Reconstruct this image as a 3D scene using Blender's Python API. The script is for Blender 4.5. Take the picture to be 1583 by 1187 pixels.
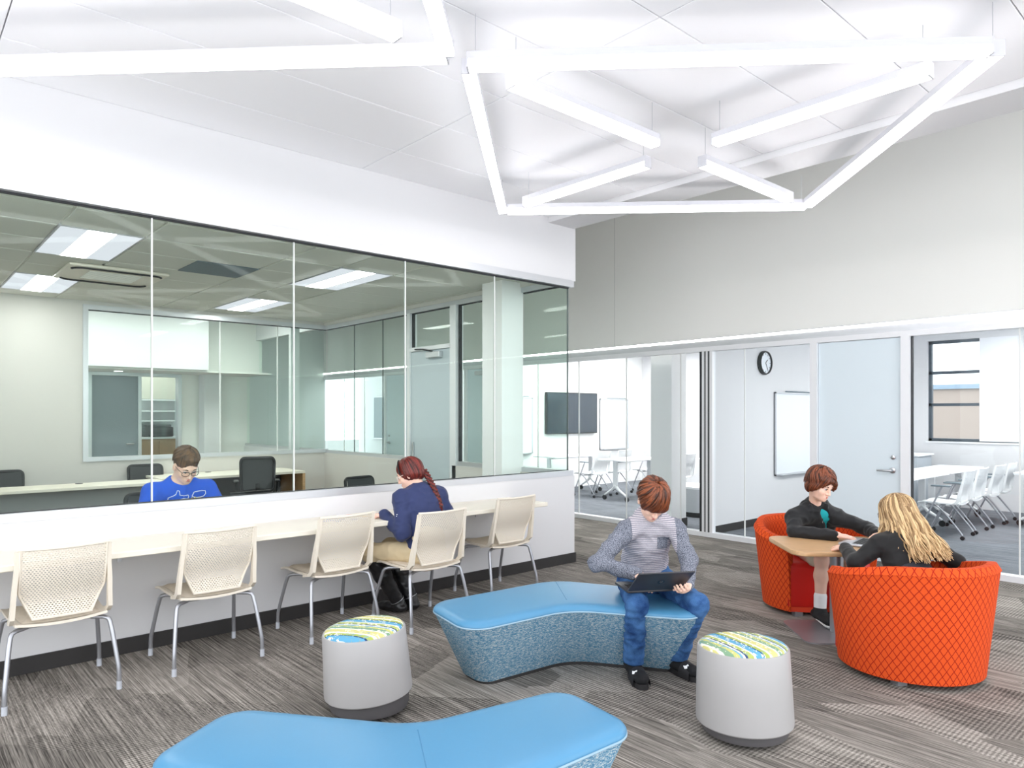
import bpy, bmesh, math, random
import numpy as np
from mathutils import Vector, Matrix, noise

for _o in list(bpy.data.objects):
    bpy.data.objects.remove(_o, do_unlink=True)
SC = bpy.context.scene
COL = SC.collection
random.seed(7)
PI = math.pi

# ---------------------------------------------------------------- camera
YAW = 0.8411                       # angle of the room's X axis to the right of the view
FPX = 1093.08
cam_d = bpy.data.cameras.new('camera')
cam = bpy.data.objects.new('camera', cam_d)
COL.objects.link(cam)
cam.location = (0, 0, 1.55)
cam.rotation_euler = (PI / 2, 0, YAW - PI / 2)
cam_d.sensor_fit = 'HORIZONTAL'
cam_d.sensor_width = 36.0
cam_d.lens = FPX / 1583.0 * 36.0
cam_d.shift_y = 45.82 / 1583.0
cam_d.clip_start = 0.05
cam_d.clip_end = 200
SC.camera = cam

# ---------------------------------------------------------------- world and exposure
W = bpy.data.worlds.new('world')
SC.world = W
W.use_nodes = True
_bg = W.node_tree.nodes['Background']
_bg.inputs['Color'].default_value = (0.93, 0.965, 1.0, 1)
_bg.inputs['Strength'].default_value = 2.3
SC.view_settings.view_transform = 'Standard'
SC.view_settings.look = 'None'
SC.view_settings.exposure = 0.46
SC.view_settings.gamma = 1.0
SC.view_settings.use_curve_mapping = False
SC.cycles.transparent_max_bounces = 40
SC.cycles.max_bounces = 9
SC.cycles.diffuse_bounces = 5
SC.cycles.glossy_bounces = 5
SC.cycles.sample_clamp_indirect = 6.0
SC.cycles.adaptive_threshold = 0.015
SC.cycles.caustics_reflective = False
SC.cycles.caustics_refractive = False
PENDANT_L = 7
COVE_L = 7
TROFFER_L = 9.5
CLASS_L = 13

# ---------------------------------------------------------------- materials
def lin(c):
    return tuple(((x / 255.0) / 12.92 if x / 255.0 <= 0.04045 else ((x / 255.0 + 0.055) / 1.055) ** 2.4) for x in c)

def _nt(name):
    m = bpy.data.materials.new(name)
    m.use_nodes = True
    nt = m.node_tree
    return m, nt, nt.nodes['Principled BSDF']

def N(nt, t, **kw):
    n = nt.nodes.new(t)
    for k, v in kw.items():
        setattr(n, k, v)
    return n

def mat(name, rgb, rough=0.6, metal=0.0, spec=0.5, var=0.0, scale=8.0, bump=0.0, bscale=60.0, stretch=None, sheen=0.0, coat=0.0):
    """procedural principled material: base colour with optional noise variation and bump"""
    m, nt, b = _nt(name)
    c = lin(rgb)
    b.inputs['Base Color'].default_value = (*c, 1)
    b.inputs['Roughness'].default_value = rough
    b.inputs['Metallic'].default_value = metal
    b.inputs['Specular IOR Level'].default_value = spec
    if sheen:
        b.inputs['Sheen Weight'].default_value = sheen
    if coat:
        b.inputs['Coat Weight'].default_value = coat
        b.inputs['Coat Roughness'].default_value = 0.15
    tc = N(nt, 'ShaderNodeTexCoord')
    src = tc.outputs['Object']
    if stretch:
        mp = N(nt, 'ShaderNodeMapping')
        mp.inputs['Scale'].default_value = stretch
        nt.links.new(src, mp.inputs['Vector'])
        src = mp.outputs['Vector']
    if var:
        n = N(nt, 'ShaderNodeTexNoise')
        n.inputs['Scale'].default_value = scale
        n.inputs['Detail'].default_value = 4
        nt.links.new(src, n.inputs['Vector'])
        r = N(nt, 'ShaderNodeValToRGB')
        r.color_ramp.elements[0].position = 0.3
        r.color_ramp.elements[1].position = 0.7
        r.color_ramp.elements[0].color = (*[max(0, x * (1 - var)) for x in c], 1)
        r.color_ramp.elements[1].color = (*[min(1, x * (1 + var)) for x in c], 1)
        nt.links.new(n.outputs['Fac'], r.inputs['Fac'])
        nt.links.new(r.outputs['Color'], b.inputs['Base Color'])
    if bump:
        n = N(nt, 'ShaderNodeTexNoise')
        n.inputs['Scale'].default_value = bscale
        n.inputs['Detail'].default_value = 3
        nt.links.new(src, n.inputs['Vector'])
        bp = N(nt, 'ShaderNodeBump')
        bp.inputs['Strength'].default_value = bump
        bp.inputs['Distance'].default_value = 0.01
        nt.links.new(n.outputs['Fac'], bp.inputs['Height'])
        nt.links.new(bp.outputs['Normal'], b.inputs['Normal'])
    return m

def emit(name, rgb, strength):
    m, nt, b = _nt(name)
    nt.nodes.remove(b)
    e = N(nt, 'ShaderNodeEmission')
    e.inputs['Color'].default_value = (*lin(rgb), 1)
    e.inputs['Strength'].default_value = strength
    nt.links.new(e.outputs[0], nt.nodes['Material Output'].inputs['Surface'])
    return m

def glass(name, tint, base=0.035, power=5.0, gain=0.8):
    """thin pane: tinted see-through with a mirror part that grows towards grazing angles"""
    m, nt, b = _nt(name)
    nt.nodes.remove(b)
    tr = N(nt, 'ShaderNodeBsdfTransparent')
    tr.inputs['Color'].default_value = (*tint, 1)
    gl = N(nt, 'ShaderNodeBsdfGlossy')
    gl.inputs['Roughness'].default_value = 0.0
    gl.inputs['Color'].default_value = (0.95, 1, 0.98, 1)
    lw = N(nt, 'ShaderNodeLayerWeight')
    lw.inputs['Blend'].default_value = 0.5
    pw = N(nt, 'ShaderNodeMath', operation='POWER')
    pw.inputs[1].default_value = power
    nt.links.new(lw.outputs['Facing'], pw.inputs[0])
    ml = N(nt, 'ShaderNodeMath', operation='MULTIPLY_ADD')
    ml.inputs[1].default_value = gain
    ml.inputs[2].default_value = base
    nt.links.new(pw.outputs[0], ml.inputs[0])
    mx = N(nt, 'ShaderNodeMixShader')
    nt.links.new(ml.outputs[0], mx.inputs['Fac'])
    nt.links.new(tr.outputs[0], mx.inputs[1])
    nt.links.new(gl.outputs[0], mx.inputs[2])
    nt.links.new(mx.outputs[0], nt.nodes['Material Output'].inputs['Surface'])
    return m

def carpet_mat(name, dark, mid, light, cross=True):
    m, nt, b = _nt(name)
    b.inputs['Roughness'].default_value = 2.0
    b.inputs['Specular IOR Level'].default_value = 0.1
    tc = N(nt, 'ShaderNodeTexCoord')
    def streak(sx, sy, detail=3.0):
        mp = N(nt, 'ShaderNodeMapping')
        mp.inputs['Scale'].default_value = (sx, sy, 1)
        nt.links.new(tc.outputs['Object'], mp.inputs['Vector'])
        n = N(nt, 'ShaderNodeTexNoise')
        n.inputs['Scale'].default_value = 1.0
        n.inputs['Detail'].default_value = detail
        n.inputs['Roughness'].default_value = 0.65
        nt.links.new(mp.outputs['Vector'], n.inputs['Vector'])
        return n.outputs['Fac']
    def mth(op, a, bb=None, c=None):
        n = N(nt, 'ShaderNodeMath', operation=op)
        for i, x in enumerate((a, bb, c)):
            if x is None:
                continue
            if hasattr(x, 'is_linked'):
                nt.links.new(x, n.inputs[i])
            else:
                n.inputs[i].default_value = x
        return n.outputs[0]
    along = streak(95, 1.1)
    fine = streak(210, 7.0, 2.0)
    blot = streak(1.3, 1.0, 4.0)
    v = mth('MULTIPLY_ADD', fine, 0.35, mth('MULTIPLY', along, 0.75))
    if cross:
        # zigzag patches where a cross weave shows
        mp = N(nt, 'ShaderNodeMapping')
        mp.inputs['Rotation'].default_value = (0, 0, 0.55)
        mp.inputs['Scale'].default_value = (2.6, 1.5, 1)
        nt.links.new(tc.outputs['Object'], mp.inputs['Vector'])
        vo = N(nt, 'ShaderNodeTexVoronoi')
        vo.feature = 'F1'
        vo.distance = 'CHEBYCHEV'
        vo.inputs['Scale'].default_value = 1.0
        vo.inputs['Randomness'].default_value = 0.9
        nt.links.new(mp.outputs['Vector'], vo.inputs['Vector'])
        sp = N(nt, 'ShaderNodeSeparateColor')
        nt.links.new(vo.outputs['Color'], sp.inputs['Color'])
        patch = mth('GREATER_THAN', sp.outputs[0], 0.52)
        mp2 = N(nt, 'ShaderNodeMapping')
        mp2.inputs['Scale'].default_value = (1, 1, 1)
        nt.links.new(tc.outputs['Object'], mp2.inputs['Vector'])
        wv = N(nt, 'ShaderNodeTexWave')
        wv.wave_type = 'BANDS'
        wv.bands_direction = 'Y'
        wv.inputs['Scale'].default_value = 15.0
        wv.inputs['Distortion'].default_value = 2.6
        wv.inputs['Detail'].default_value = 2
        wv.inputs['Detail Scale'].default_value = 6
        nt.links.new(tc.outputs['Object'], wv.inputs['Vector'])
        hatch = mth('MULTIPLY', mth('SUBTRACT', wv.outputs['Fac'], 0.5), mth('MULTIPLY', patch, 0.16))
        v = mth('ADD', v, hatch)
        v = mth('ADD', v, mth('MULTIPLY', mth('SUBTRACT', sp.outputs[1], 0.5), 0.14))
    v = mth('ADD', v, mth('MULTIPLY', mth('SUBTRACT', blot, 0.5), 0.25))
    r = N(nt, 'ShaderNodeValToRGB')
    e = r.color_ramp.elements
    e[0].position = 0.37
    e[0].color = (*lin(dark), 1)
    e[1].position = 0.77
    e[1].color = (*lin(light), 1)
    k = e.new(0.56)
    k.color = (*lin(mid), 1)
    nt.links.new(v, r.inputs['Fac'])
    nt.links.new(r.outputs['Color'], b.inputs['Base Color'])
    bp = N(nt, 'ShaderNodeBump')
    bp.inputs['Strength'].default_value = 0.35
    bp.inputs['Distance'].default_value = 0.004
    nt.links.new(v, bp.inputs['Height'])
    nt.links.new(bp.outputs['Normal'], b.inputs['Normal'])
    return m

M = {}
M['wall'] = mat('wall paint white', (219, 219, 221), 0.7, spec=0.25, bump=0.03, bscale=220)
M['wallgrey'] = mat('wall paint warm grey', (242, 242, 238), 0.7, spec=0.25, bump=0.03, bscale=220)
M['wallwarm'] = mat('wall paint cream', (216, 213, 208), 0.7, spec=0.25, bump=0.03, bscale=220)
M['wallbright'] = mat('column paint white', (246, 246, 246), 0.7, spec=0.25)
M['ceil'] = mat('ceiling tile white', (246, 246, 249), 0.85, spec=0.1, bump=0.04, bscale=300)
M['ceiljoint'] = mat('panel joint grey', (170, 170, 172), 0.8)  # grey backing in the ceiling joints and the wall seam
M['otile'] = mat('mineral fibre tile', (222, 222, 214), 0.9, spec=0.1, var=0.03, scale=90, bump=0.08, bscale=260)
M['ogrid'] = mat('ceiling grid white', (246, 246, 240), 0.5)
M['alu'] = mat('satin aluminium', (208, 210, 214), 0.38, metal=0.55, var=0.02, scale=3)
M['alud'] = mat('gasket and trim dark', (40, 42, 46), 0.6)  # dark colour of gaskets, closer arm and stacking stiles
M['aluw'] = mat('white anodised frame', (236, 237, 240), 0.4, metal=0.1)
M['base'] = mat('rubber base charcoal', (47, 45, 45), 0.5, var=0.05)
M['carpet'] = carpet_mat('carpet streaked taupe', (64, 61, 58), (127, 122, 116), (186, 179, 171))
M['carpetc'] = carpet_mat('carpet streaked blue grey', (78, 82, 88), (116, 120, 126), (150, 154, 160), cross=False)
M['glass'] = glass('pane glass green tint', (0.945, 0.984, 0.965), 0.006, 5.0, 0.5)
M['glassc'] = glass('pane glass clear', (0.965, 0.982, 0.985), 0.012, 5.0, 0.6)
M['joint'] = mat('clear silicone joint', (226, 228, 226), 0.3, spec=0.6)
M['jointd'] = mat('dark glass edge', (84, 96, 96), 0.3)
M['lens'] = emit('lit opal lens', (255, 253, 255), PENDANT_L)
M['cove'] = emit('lit cove strip', (255, 252, 248), COVE_L)
M['trof'] = emit('lit troffer core', (255, 252, 250), TROFFER_L * 2.2)
M['trofd'] = emit('lit troffer diffuser', (244, 245, 255), TROFFER_L * 0.068)
M['classl'] = emit('lit classroom panel', (255, 253, 250), CLASS_L)
M['lampw'] = mat('lamp housing white', (206, 206, 212), 0.45)
M['doorpaint'] = mat('door laminate pale blue', (196, 208, 214), 0.45, var=0.015, scale=2)
M['frost'] = mat('frosted glass door', (222, 234, 241), 0.32, spec=0.6)
M['chrome'] = mat('brushed steel', (200, 202, 206), 0.28, metal=0.9)
M['cream'] = mat('laminate cream', (232, 226, 212), 0.45, var=0.015, scale=4)
M['woodlt'] = mat('wood laminate oak', (196, 158, 116), 0.42, var=0.14, scale=6, stretch=(1.2, 14, 14))
M['wooddk'] = mat('wood laminate tan', (172, 142, 108), 0.5, var=0.12, scale=6, stretch=(12, 12, 1.2))
M['black'] = mat('black plastic', (26, 27, 30), 0.5)
M['mesh'] = mat('black mesh fabric', (62, 64, 66), 0.85)
M['white'] = mat('white plastic', (240, 241, 243), 0.4)
M['whiteb'] = mat('whiteboard enamel', (232, 237, 243), 0.35, spec=0.4)
M['screen'] = mat('screen black glass', (46, 56, 66), 0.1, spec=0.8)
M['slate'] = mat('slate return grille', (112, 126, 134), 0.7)

# ---------------------------------------------------------------- mesh helpers
class MB:
    """collects shapes; build() links them as one mesh object"""
    def __init__(self):
        self.v, self.f, self.mi = [], [], []
    def add(self, vs, fs, mi=0):
        o = len(self.v)
        self.v += [tuple(p) for p in vs]
        self.f += [tuple(i + o for i in q) for q in fs]
        self.mi += [mi] * len(fs)
        return self
    def box(self, x0, x1, y0, y1, z0, z1, mi=0):
        vs = [(x, y, z) for z in (z0, z1) for y in (y0, y1) for x in (x0, x1)]
        fs = [(0, 2, 3, 1), (4, 5, 7, 6), (0, 1, 5, 4), (2, 6, 7, 3), (0, 4, 6, 2), (1, 3, 7, 5)]
        return self.add(vs, fs, mi)
    def rbox(self, x0, x1, y0, y1, z0, z1, r=0.01, seg=2, mi=0):
        bm = bmesh.new()
        bmesh.ops.create_cube(bm, size=1.0)
        for v in bm.verts:
            v.co = Vector(((x0 + x1) / 2 + v.co.x * (x1 - x0), (y0 + y1) / 2 + v.co.y * (y1 - y0), (z0 + z1) / 2 + v.co.z * (z1 - z0)))
        r = min(r, 0.49 * min(x1 - x0, y1 - y0, z1 - z0))
        bmesh.ops.bevel(bm, geom=bm.edges[:], offset=r, segments=seg, affect='EDGES', profile=0.5)
        bm.verts.index_update()
        self.add([v.co[:] for v in bm.verts], [[v.index for v in f.verts] for f in bm.faces], mi)
        bm.free()
        return self
    def obox(self, c, ax, ay, az, hx, hy, hz, mi=0):
        c, ax, ay, az = Vector(c), Vector(ax), Vector(ay), Vector(az)
        vs = [c + ax * (sx * hx) + ay * (sy * hy) + az * (sz * hz) for sz in (-1, 1) for sy in (-1, 1) for sx in (-1, 1)]
        fs = [(0, 2, 3, 1), (4, 5, 7, 6), (0, 1, 5, 4), (2, 6, 7, 3), (0, 4, 6, 2), (1, 3, 7, 5)]
        return self.add(vs, fs, mi)
    def prism(self, poly, z0, z1, mi=0):
        n = len(poly)
        vs = [(x, y, z0) for x, y in poly] + [(x, y, z1) for x, y in poly]
        fs = [tuple(range(n - 1, -1, -1)), tuple(range(n, 2 * n))]
        fs += [(i, (i + 1) % n, n + (i + 1) % n, n + i) for i in range(n)]
        return self.add(vs, fs, mi)
    def loft(self, rings, caps=True, closed=True, mi=0):
        n = len(rings[0])
        vs = [p for r in rings for p in r]
        fs = []
        for k in range(len(rings) - 1):
            a, b = k * n, (k + 1) * n
            for i in range(n if closed else n - 1):
                j = (i + 1) % n
                fs.append((a + i, a + j, b + j, b + i))
        if caps:
            fs.append(tuple(range(n - 1, -1, -1)))
            fs.append(tuple(range((len(rings) - 1) * n, len(rings) * n)))
        return self.add(vs, fs, mi)
    def tube(self, path, r, n=8, caps=True, flat=1.0, up=None, mi=0):
        P = [Vector(p) for p in path]
        rs = r if isinstance(r, (list, tuple)) else [r] * len(P)
        rings = []
        prev = None
        for i, p in enumerate(P):
            if i == 0:
                t = P[1] - P[0]
            elif i == len(P) - 1:
                t = P[-1] - P[-2]
            else:
                t = (P[i + 1] - P[i]).normalized() + (P[i] - P[i - 1]).normalized()
            t = t.normalized()
            if prev is None:
                u = Vector(up) if up else (Vector((0, 0, 1)) if abs(t.z) < 0.9 else Vector((1, 0, 0)))
            else:
                u = prev
            u = (u - t * u.dot(t)).normalized()
            prev = u
            w = t.cross(u)
            rings.append([p + (u * math.cos(2 * PI * k / n) * flat + w * math.sin(2 * PI * k / n)) * rs[i] for k in range(n)])
        return self.loft(rings, caps, True, mi)
    def lathe(self, prof, n=32, c=(0, 0, 0), mi=0, caps=True):
        rings = [[(c[0] + r * math.cos(2 * PI * k / n), c[1] + r * math.sin(2 * PI * k / n), c[2] + z) for k in range(n)] for r, z in prof]
        return self.loft(rings, caps, True, mi)
    def grid(self, fn, nu, nv, thick=None, mi=0):
        """surface fn(u,v)->(x,y,z), u,v in 0..1, given a thickness vector if asked"""
        vs = [Vector(fn(i / nu, j / nv)) for j in range(nv + 1) for i in range(nu + 1)]
        w = nu + 1
        q = [(j * w + i, j * w + i + 1, (j + 1) * w + i + 1, (j + 1) * w + i) for j in range(nv) for i in range(nu)]
        if thick is None:
            return self.add(vs, q, mi)
        th = Vector(thick)
        m = len(vs)
        vs2 = vs + [p + th for p in vs]
        fs = q + [tuple(m + k for k in reversed(f)) for f in q]
        rim = [i for i in range(nu)] + [nu + j * w for j in range(nv)] + [nv * w + i for i in range(nu, 0, -1)] + [j * w for j in range(nv, 0, -1)]
        for a, b in zip(rim, rim[1:] + rim[:1]):
            fs.append((b, a, m + a, m + b))
        return self.add(vs2, fs, mi)
    def xf(self, mtx):
        self.v = [tuple(mtx @ Vector(p)) for p in self.v]
        return self
    def build(self, name, mats, parent=None, smooth=0, loc=None):
        me = bpy.data.meshes.new(name)
        me.from_pydata(self.v, [], self.f)
        mats = mats if isinstance(mats, (list, tuple)) else [mats]
        for m in mats:
            me.materials.append(m)
        if len(mats) > 1:
            me.polygons.foreach_set('material_index', self.mi)
        bm = bmesh.new()
        bm.from_mesh(me)
        bmesh.ops.recalc_face_normals(bm, faces=bm.faces[:])
        bm.to_mesh(me)
        bm.free()
        if smooth:
            me.polygons.foreach_set('use_smooth', [True] * len(me.polygons))
            me.set_sharp_from_angle(angle=math.radians(smooth))
        me.update()
        o = bpy.data.objects.new(name, me)
        COL.objects.link(o)
        if parent is not None:
            o.parent = parent
        if loc is not None:
            o.location = loc
        return o

def tag(o, label, cat, group=None):
    o['label'] = label
    o['category'] = cat
    if group:
        o['group'] = group
    return o

def thing(name, label, cat, loc=(0, 0, 0), rz=0.0, group=None):
    o = bpy.data.objects.new(name, None)
    o.empty_display_size = 0.1
    COL.objects.link(o)
    o.location = loc
    o.rotation_euler = (0, 0, rz)
    return tag(o, label, cat, group)

def struct(o, label=None):
    o['kind'] = 'structure'
    if label:
        o['label'] = label
    return o

def copy_tree(o, parent=None):
    c = o.copy()
    COL.objects.link(c)
    c.parent = parent
    for ch in list(o.children):
        copy_tree(ch, c)
    return c

def rounded_poly(pts, r, seg=5):
    """2-D polygon with each corner rounded by its own radius"""
    out = []
    n = len(pts)
    rs = r if isinstance(r, (list, tuple)) else [r] * n
    for i in range(n):
        p0, p1, p2 = Vector(pts[i - 1]), Vector(pts[i]), Vector(pts[(i + 1) % n])
        a, b = (p0 - p1).normalized(), (p2 - p1).normalized()
        ang = math.acos(max(-1, min(1, a.dot(b))))
        if rs[i] < 1e-5 or ang > PI - 0.02:
            out.append((p1.x, p1.y))
            continue
        d = min(rs[i] / math.tan(ang / 2), 0.48 * (p0 - p1).length, 0.48 * (p2 - p1).length)
        rr = d * math.tan(ang / 2)
        cdir = (a + b).normalized()
        c = p1 + cdir * (rr / math.sin(ang / 2))
        s, e = p1 + a * d - c, p1 + b * d - c
        a0 = math.atan2(s.y, s.x)
        da = (math.atan2(e.y, e.x) - a0 + PI) % (2 * PI) - PI
        for k in range(seg + 1):
            t = a0 + da * k / seg
            out.append((c.x + rr * math.cos(t), c.y + rr * math.sin(t)))
    return out
# ================================================================ THE SETTING
XE, YE = -2.2, -3.3035          # how far the lounge runs on behind the camera
ZC = 3.533
struct(MB().box(XE, 7.80, YE, 5.2, -0.12, 0.0).build('floor', M['carpet']), 'taupe streaked carpet of the lounge')
struct(MB().box(-2.7, 5.42, 5.2, 16.2, -0.12, 0.0).build('floor.001', M['carpet']), 'grey carpet inside the glazed office')
struct(MB().box(5.42, 7.80, 5.2, 16.2, -0.12, 0.0).build('floor.002', M['carpet']), 'carpet of the corridor beside the glazed office')
struct(MB().box(7.80, 13.5, YE, 16.2, -0.12, 0.0).build('floor.003', M['carpetc']), 'blue grey carpet of the classrooms')

# --- lounge ceiling: long white panels with recessed joints
ceil = struct(MB().box(XE, 5.04, YE, 5.08, ZC + 0.014, ZC + 0.12).build('ceiling', M['ceiljoint']), 'white panelled lounge ceiling')
ys = [5.08, 4.568] + [4.568 - 0.6055 * k for k in range(1, 14)]
xs = [5.03, 2.914, 0.475, -1.964, XE]
tile_cache = {}
for i in range(len(xs) - 1):
    for j in range(len(ys) - 1):
        w, d = xs[i] - xs[i + 1] - 0.007, ys[j] - ys[j + 1] - 0.007
        key = (round(w, 3), round(d, 3))
        if key not in tile_cache:
            o = MB().rbox(-w / 2, w / 2, -d / 2, d / 2, 0, 0.016, 0.002, 1).build('ceiling_tile', M['ceil'])
            tile_cache[key] = o.data
        else:
            o = bpy.data.objects.new('ceiling_tile', tile_cache[key])
            COL.objects.link(o)
        o.parent = ceil
        o.location = ((xs[i] + xs[i + 1]) / 2, (ys[j] + ys[j + 1]) / 2, ZC)
# --- dropped beam along the ceiling edge and the taller zone behind it
struct(MB().box(5.035, 5.41, YE, 5.08, 3.48, 3.66).build('trim_1', M['wall']), 'white dropped beam at the ceiling edge')
struct(MB().box(5.30, 5.41, YE, 5.08, 3.66, 5.2).build('wall_upstand', M['wall']))
struct(MB().box(5.30, 7.9, YE, 16.2, 5.2, 5.3).build('ceiling.001', M['ceil']), 'high ceiling over the corridor')

# --- left wall: knee wall, header, glazing
wl = struct(MB().box(XE, 5.42, 5.08, 5.19, 0, 0.905).build('wall_left', M['wall']), 'white knee wall under the office glass')
struct(MB().box(XE, 5.435, 5.08, 5.30, 2.934, 5.2).build('wall_header', M['wall']), 'white bulkhead above the office glass')
struct(MB().box(XE, 5.424, 5.068, 5.08, 0, 0.10).box(5.42, 5.432, 5.068, 5.19, 0, 0.10).build('baseboard_left', M['base']), 'charcoal rubber base of the knee wall')
w1 = struct(MB().box(XE, 5.40, 5.076, 5.186, 0.905, 0.958).build('window_1', M['alu']), 'frameless office glazing above the knee wall')
MB().box(XE, 5.405, 5.072, 5.19, 2.868, 2.936).build('head_channel', M['alu'], w1)
MB().box(XE, 5.372, 5.118, 5.142, 2.856, 2.868).build('gasket', M['alud'], w1)
MB().box(XE, 5.372, 5.118, 5.142, 0.958, 0.963).build('gasket', M['alud'], w1)
jx = [XE, -1.655, -0.652, 0.352, 1.356, 2.354, 3.357, 4.361, 5.37]
for a, b in zip(jx, jx[1:]):
    MB().box(a + 0.005, b - 0.005, 5.124, 5.136, 0.962, 2.862).build('pane', M['glass'], w1)
for a in jx[1:-1]:
    MB().box(a - 0.005, a + 0.005, 5.123, 5.137, 0.963, 2.860).build('silicone_joint', M['joint'], w1)
MB().box(5.364, 5.372, 5.122, 5.138, 0.963, 2.862).build('glass_corner_edge', M['jointd'], w1)

# --- office side wall (X = 5.37): return glass, column, door, side glazing
w2 = struct(MB().box(5.31, 5.42, 5.19, 7.06, 0, 0.905).build('wall_office_side', M['wallwarm']), 'white knee wall on the corridor side of the office')
struct(MB().box(5.31, 5.42, 8.06, 10.5, 0, 0.925).build('wall_office_side.001', M['wallwarm']))
struct(MB().box(5.31, 5.435, 5.30, 10.56, 2.955, 5.2).build('wall_office_header', M['wallwarm']), 'white bulkhead over the office side glazing')
wn = struct(MB().box(5.325, 5.415, 5.19, 10.45, 2.898, 2.955).build('window_2', M['alu']), 'office side glazing towards the corridor')
MB().box(5.33, 5.41, 5.14, 7.06, 0.905, 0.958).build('sill_channel', M['alu'], wn)
MB().box(5.33, 5.41, 8.06, 10.45, 0.925, 0.972).build('sill_channel', M['alu'], wn)
MB().box(5.364, 5.376, 5.138, 5.80, 0.958, 2.898).build('pane', M['glass'], wn)
MB().box(5.364, 5.376, 6.14, 6.965, 0.958, 2.898).build('pane', M['glass'], wn)
MB().box(5.356, 5.384, 5.2, 5.8, 2.886, 2.898).build('gasket', M['alud'], wn)
MB().box(5.35, 5.39, 6.955, 6.975, 0.958, 2.898).build('gasket', M['alud'], wn)
MB().box(5.356, 5.384, 6.14, 6.975, 2.886, 2.898).build('gasket', M['alud'], wn)
MB().box(5.364, 5.376, 7.12, 8.00, 2.43, 2.898).build('pane', M['glass'], wn)
MB().box(5.356, 5.384, 7.1, 8.02, 2.886, 2.898).build('gasket', M['alud'], wn)
MB().box(5.35, 5.39, 7.985, 8.002, 2.43, 2.898).build('gasket', M['alud'], wn)
for a, b in ((8.07, 8.775), (8.775, 9.589), (9.589, 10.45)):
    MB().box(5.364, 5.376, a + 0.004, b - 0.004, 0.972, 2.898).build('pane', M['glass'], wn)
for a in (8.775, 9.589):
    MB().box(5.363, 5.377, a - 0.004, a + 0.004, 0.972, 2.898).build('silicone_joint', M['jointd'], wn)
MB().box(5.356, 5.384, 8.07, 10.45, 2.888, 2.898).build('gasket', M['alud'], wn)
for a, b in ((6.985, 7.105), (8.005, 8.075)):
    MB().box(5.31, 5.43, a, b, 0, 2.898).build('mullion', M['aluw'], wn)
MB().box(5.31, 5.43, 7.10, 8.01, 2.378, 2.43).build('door_head', M['aluw'], wn)
struct(MB().rbox(5.04, 5.358, 5.80, 6.14, 0, 3.01, 0.004, 1).build('wall_column', M['wallbright']), 'white square column inside the office corner')
d1 = struct(MB().box(5.335, 5.38, 7.115, 8.002, 0.01, 2.374).build('door_1', M['doorpaint']), 'pale blue office door with closer')
for zz in (0.75, 1.35, 2.13):
    MB().box(5.318, 5.335, 7.105, 7.125, zz - 0.055, zz + 0.055).tube([(5.322, 7.108, zz - 0.06), (5.322, 7.108, zz + 0.06)], 0.009, 8).build('hinge', M['chrome'], d1)
MB().rbox(5.27, 5.335, 7.28, 7.58, 2.27, 2.345, 0.006, 1).build('door_closer', M['alu'], d1)
MB().tube([(5.29, 7.45, 2.35), (5.25, 7.62, 2.385), (5.30, 7.86, 2.40)], 0.009, 6).build('closer_arm', M['alud'], d1)
MB().rbox(5.32, 5.335, 7.93, 7.97, 0.93, 1.17, 0.003, 1).build('latch_plate', M['chrome'], d1)
MB().tube([(5.335, 7.93, 0.98), (5.28, 7.93, 0.98), (5.28, 7.80, 0.98)], 0.010, 8).build('door_handle', M['chrome'], d1, smooth=40)

# --- office ceiling: lay-in tiles
OZ = 3.0
oc = struct(MB().box(-2.6, 5.40, 5.19, 10.6, OZ + 0.02, OZ + 0.10).build('ceiling.002', M['ogrid']), 'lay-in tile ceiling of the office')
ox = [-2.604, -1.394, -0.18, 1.03, 1.636, 2.848, 3.424, 4.03, 5.24, 5.365]
oy = [5.20, 5.78, 6.386, 6.992, 7.598, 8.204, 8.81, 9.416, 10.022, 10.45]
skip = set()
for xa in (1.03, 3.424):
    for ya in (6.386, 6.992, 8.81, 9.416):
        skip.add((xa, ya))
oc_cache = {}
for i in range(len(ox) - 1):
    for j in range(len(oy) - 1):
        if (ox[i], oy[j]) in skip:
            continue
        w, d = ox[i + 1] - ox[i] - 0.024, oy[j + 1] - oy[j] - 0.020
        key = (round(w, 3), round(d, 3))
        if key not in oc_cache:
            o = MB().rbox(-w / 2, w / 2, -d / 2, d / 2, 0, 0.02, 0.004, 1).build('ceiling_tile', M['otile'])
            oc_cache[key] = o.data
        else:
            o = bpy.data.objects.new('ceiling_tile', oc_cache[key])
            COL.objects.link(o)
        o.parent = oc
        o.location = ((ox[i] + ox[i + 1]) / 2, (oy[j] + oy[j + 1]) / 2, OZ + 0.004)
where = {(1.03, 6.386): 'nearest the header at the left', (1.03, 8.81): 'beyond the air conditioning cassette', (3.424, 6.386): 'in the middle of the office ceiling', (3.424, 8.81): 'close to the back wall window'}
for (xa, ya), wd in where.items():
    t = thing('ceiling_troffer', 'lit rectangular troffer light ' + wd, 'ceiling light', (xa + 0.303, ya + 0.606, OZ), group='office troffers')
    MB().box(-0.29, -0.10, -0.59, 0.59, 0.004, 0.012).box(0.10, 0.29, -0.59, 0.59, 0.004, 0.012).build('diffuser', M['trofd'], t)
    MB().box(-0.10, 0.10, -0.59, 0.59, 0.0, 0.012).build('lens_core', M['trof'], t)
    MB().box(-0.30, -0.29, -0.60, 0.60, 0, 0.02).box(0.29, 0.30, -0.60, 0.60, 0, 0.02).box(-0.29, 0.29, -0.60, -0.59, 0, 0.02).box(-0.29, 0.29, 0.59, 0.60, 0, 0.02).build('rim', M['lampw'], t)
t = thing('ceiling_cassette', 'square air conditioning cassette in the office ceiling', 'air conditioner', (1.795, 8.27, OZ))
MB().rbox(-0.45, 0.45, -0.44, 0.44, -0.03, 0.004, 0.02, 2).build('panel', M['cream'], t, smooth=40)
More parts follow.
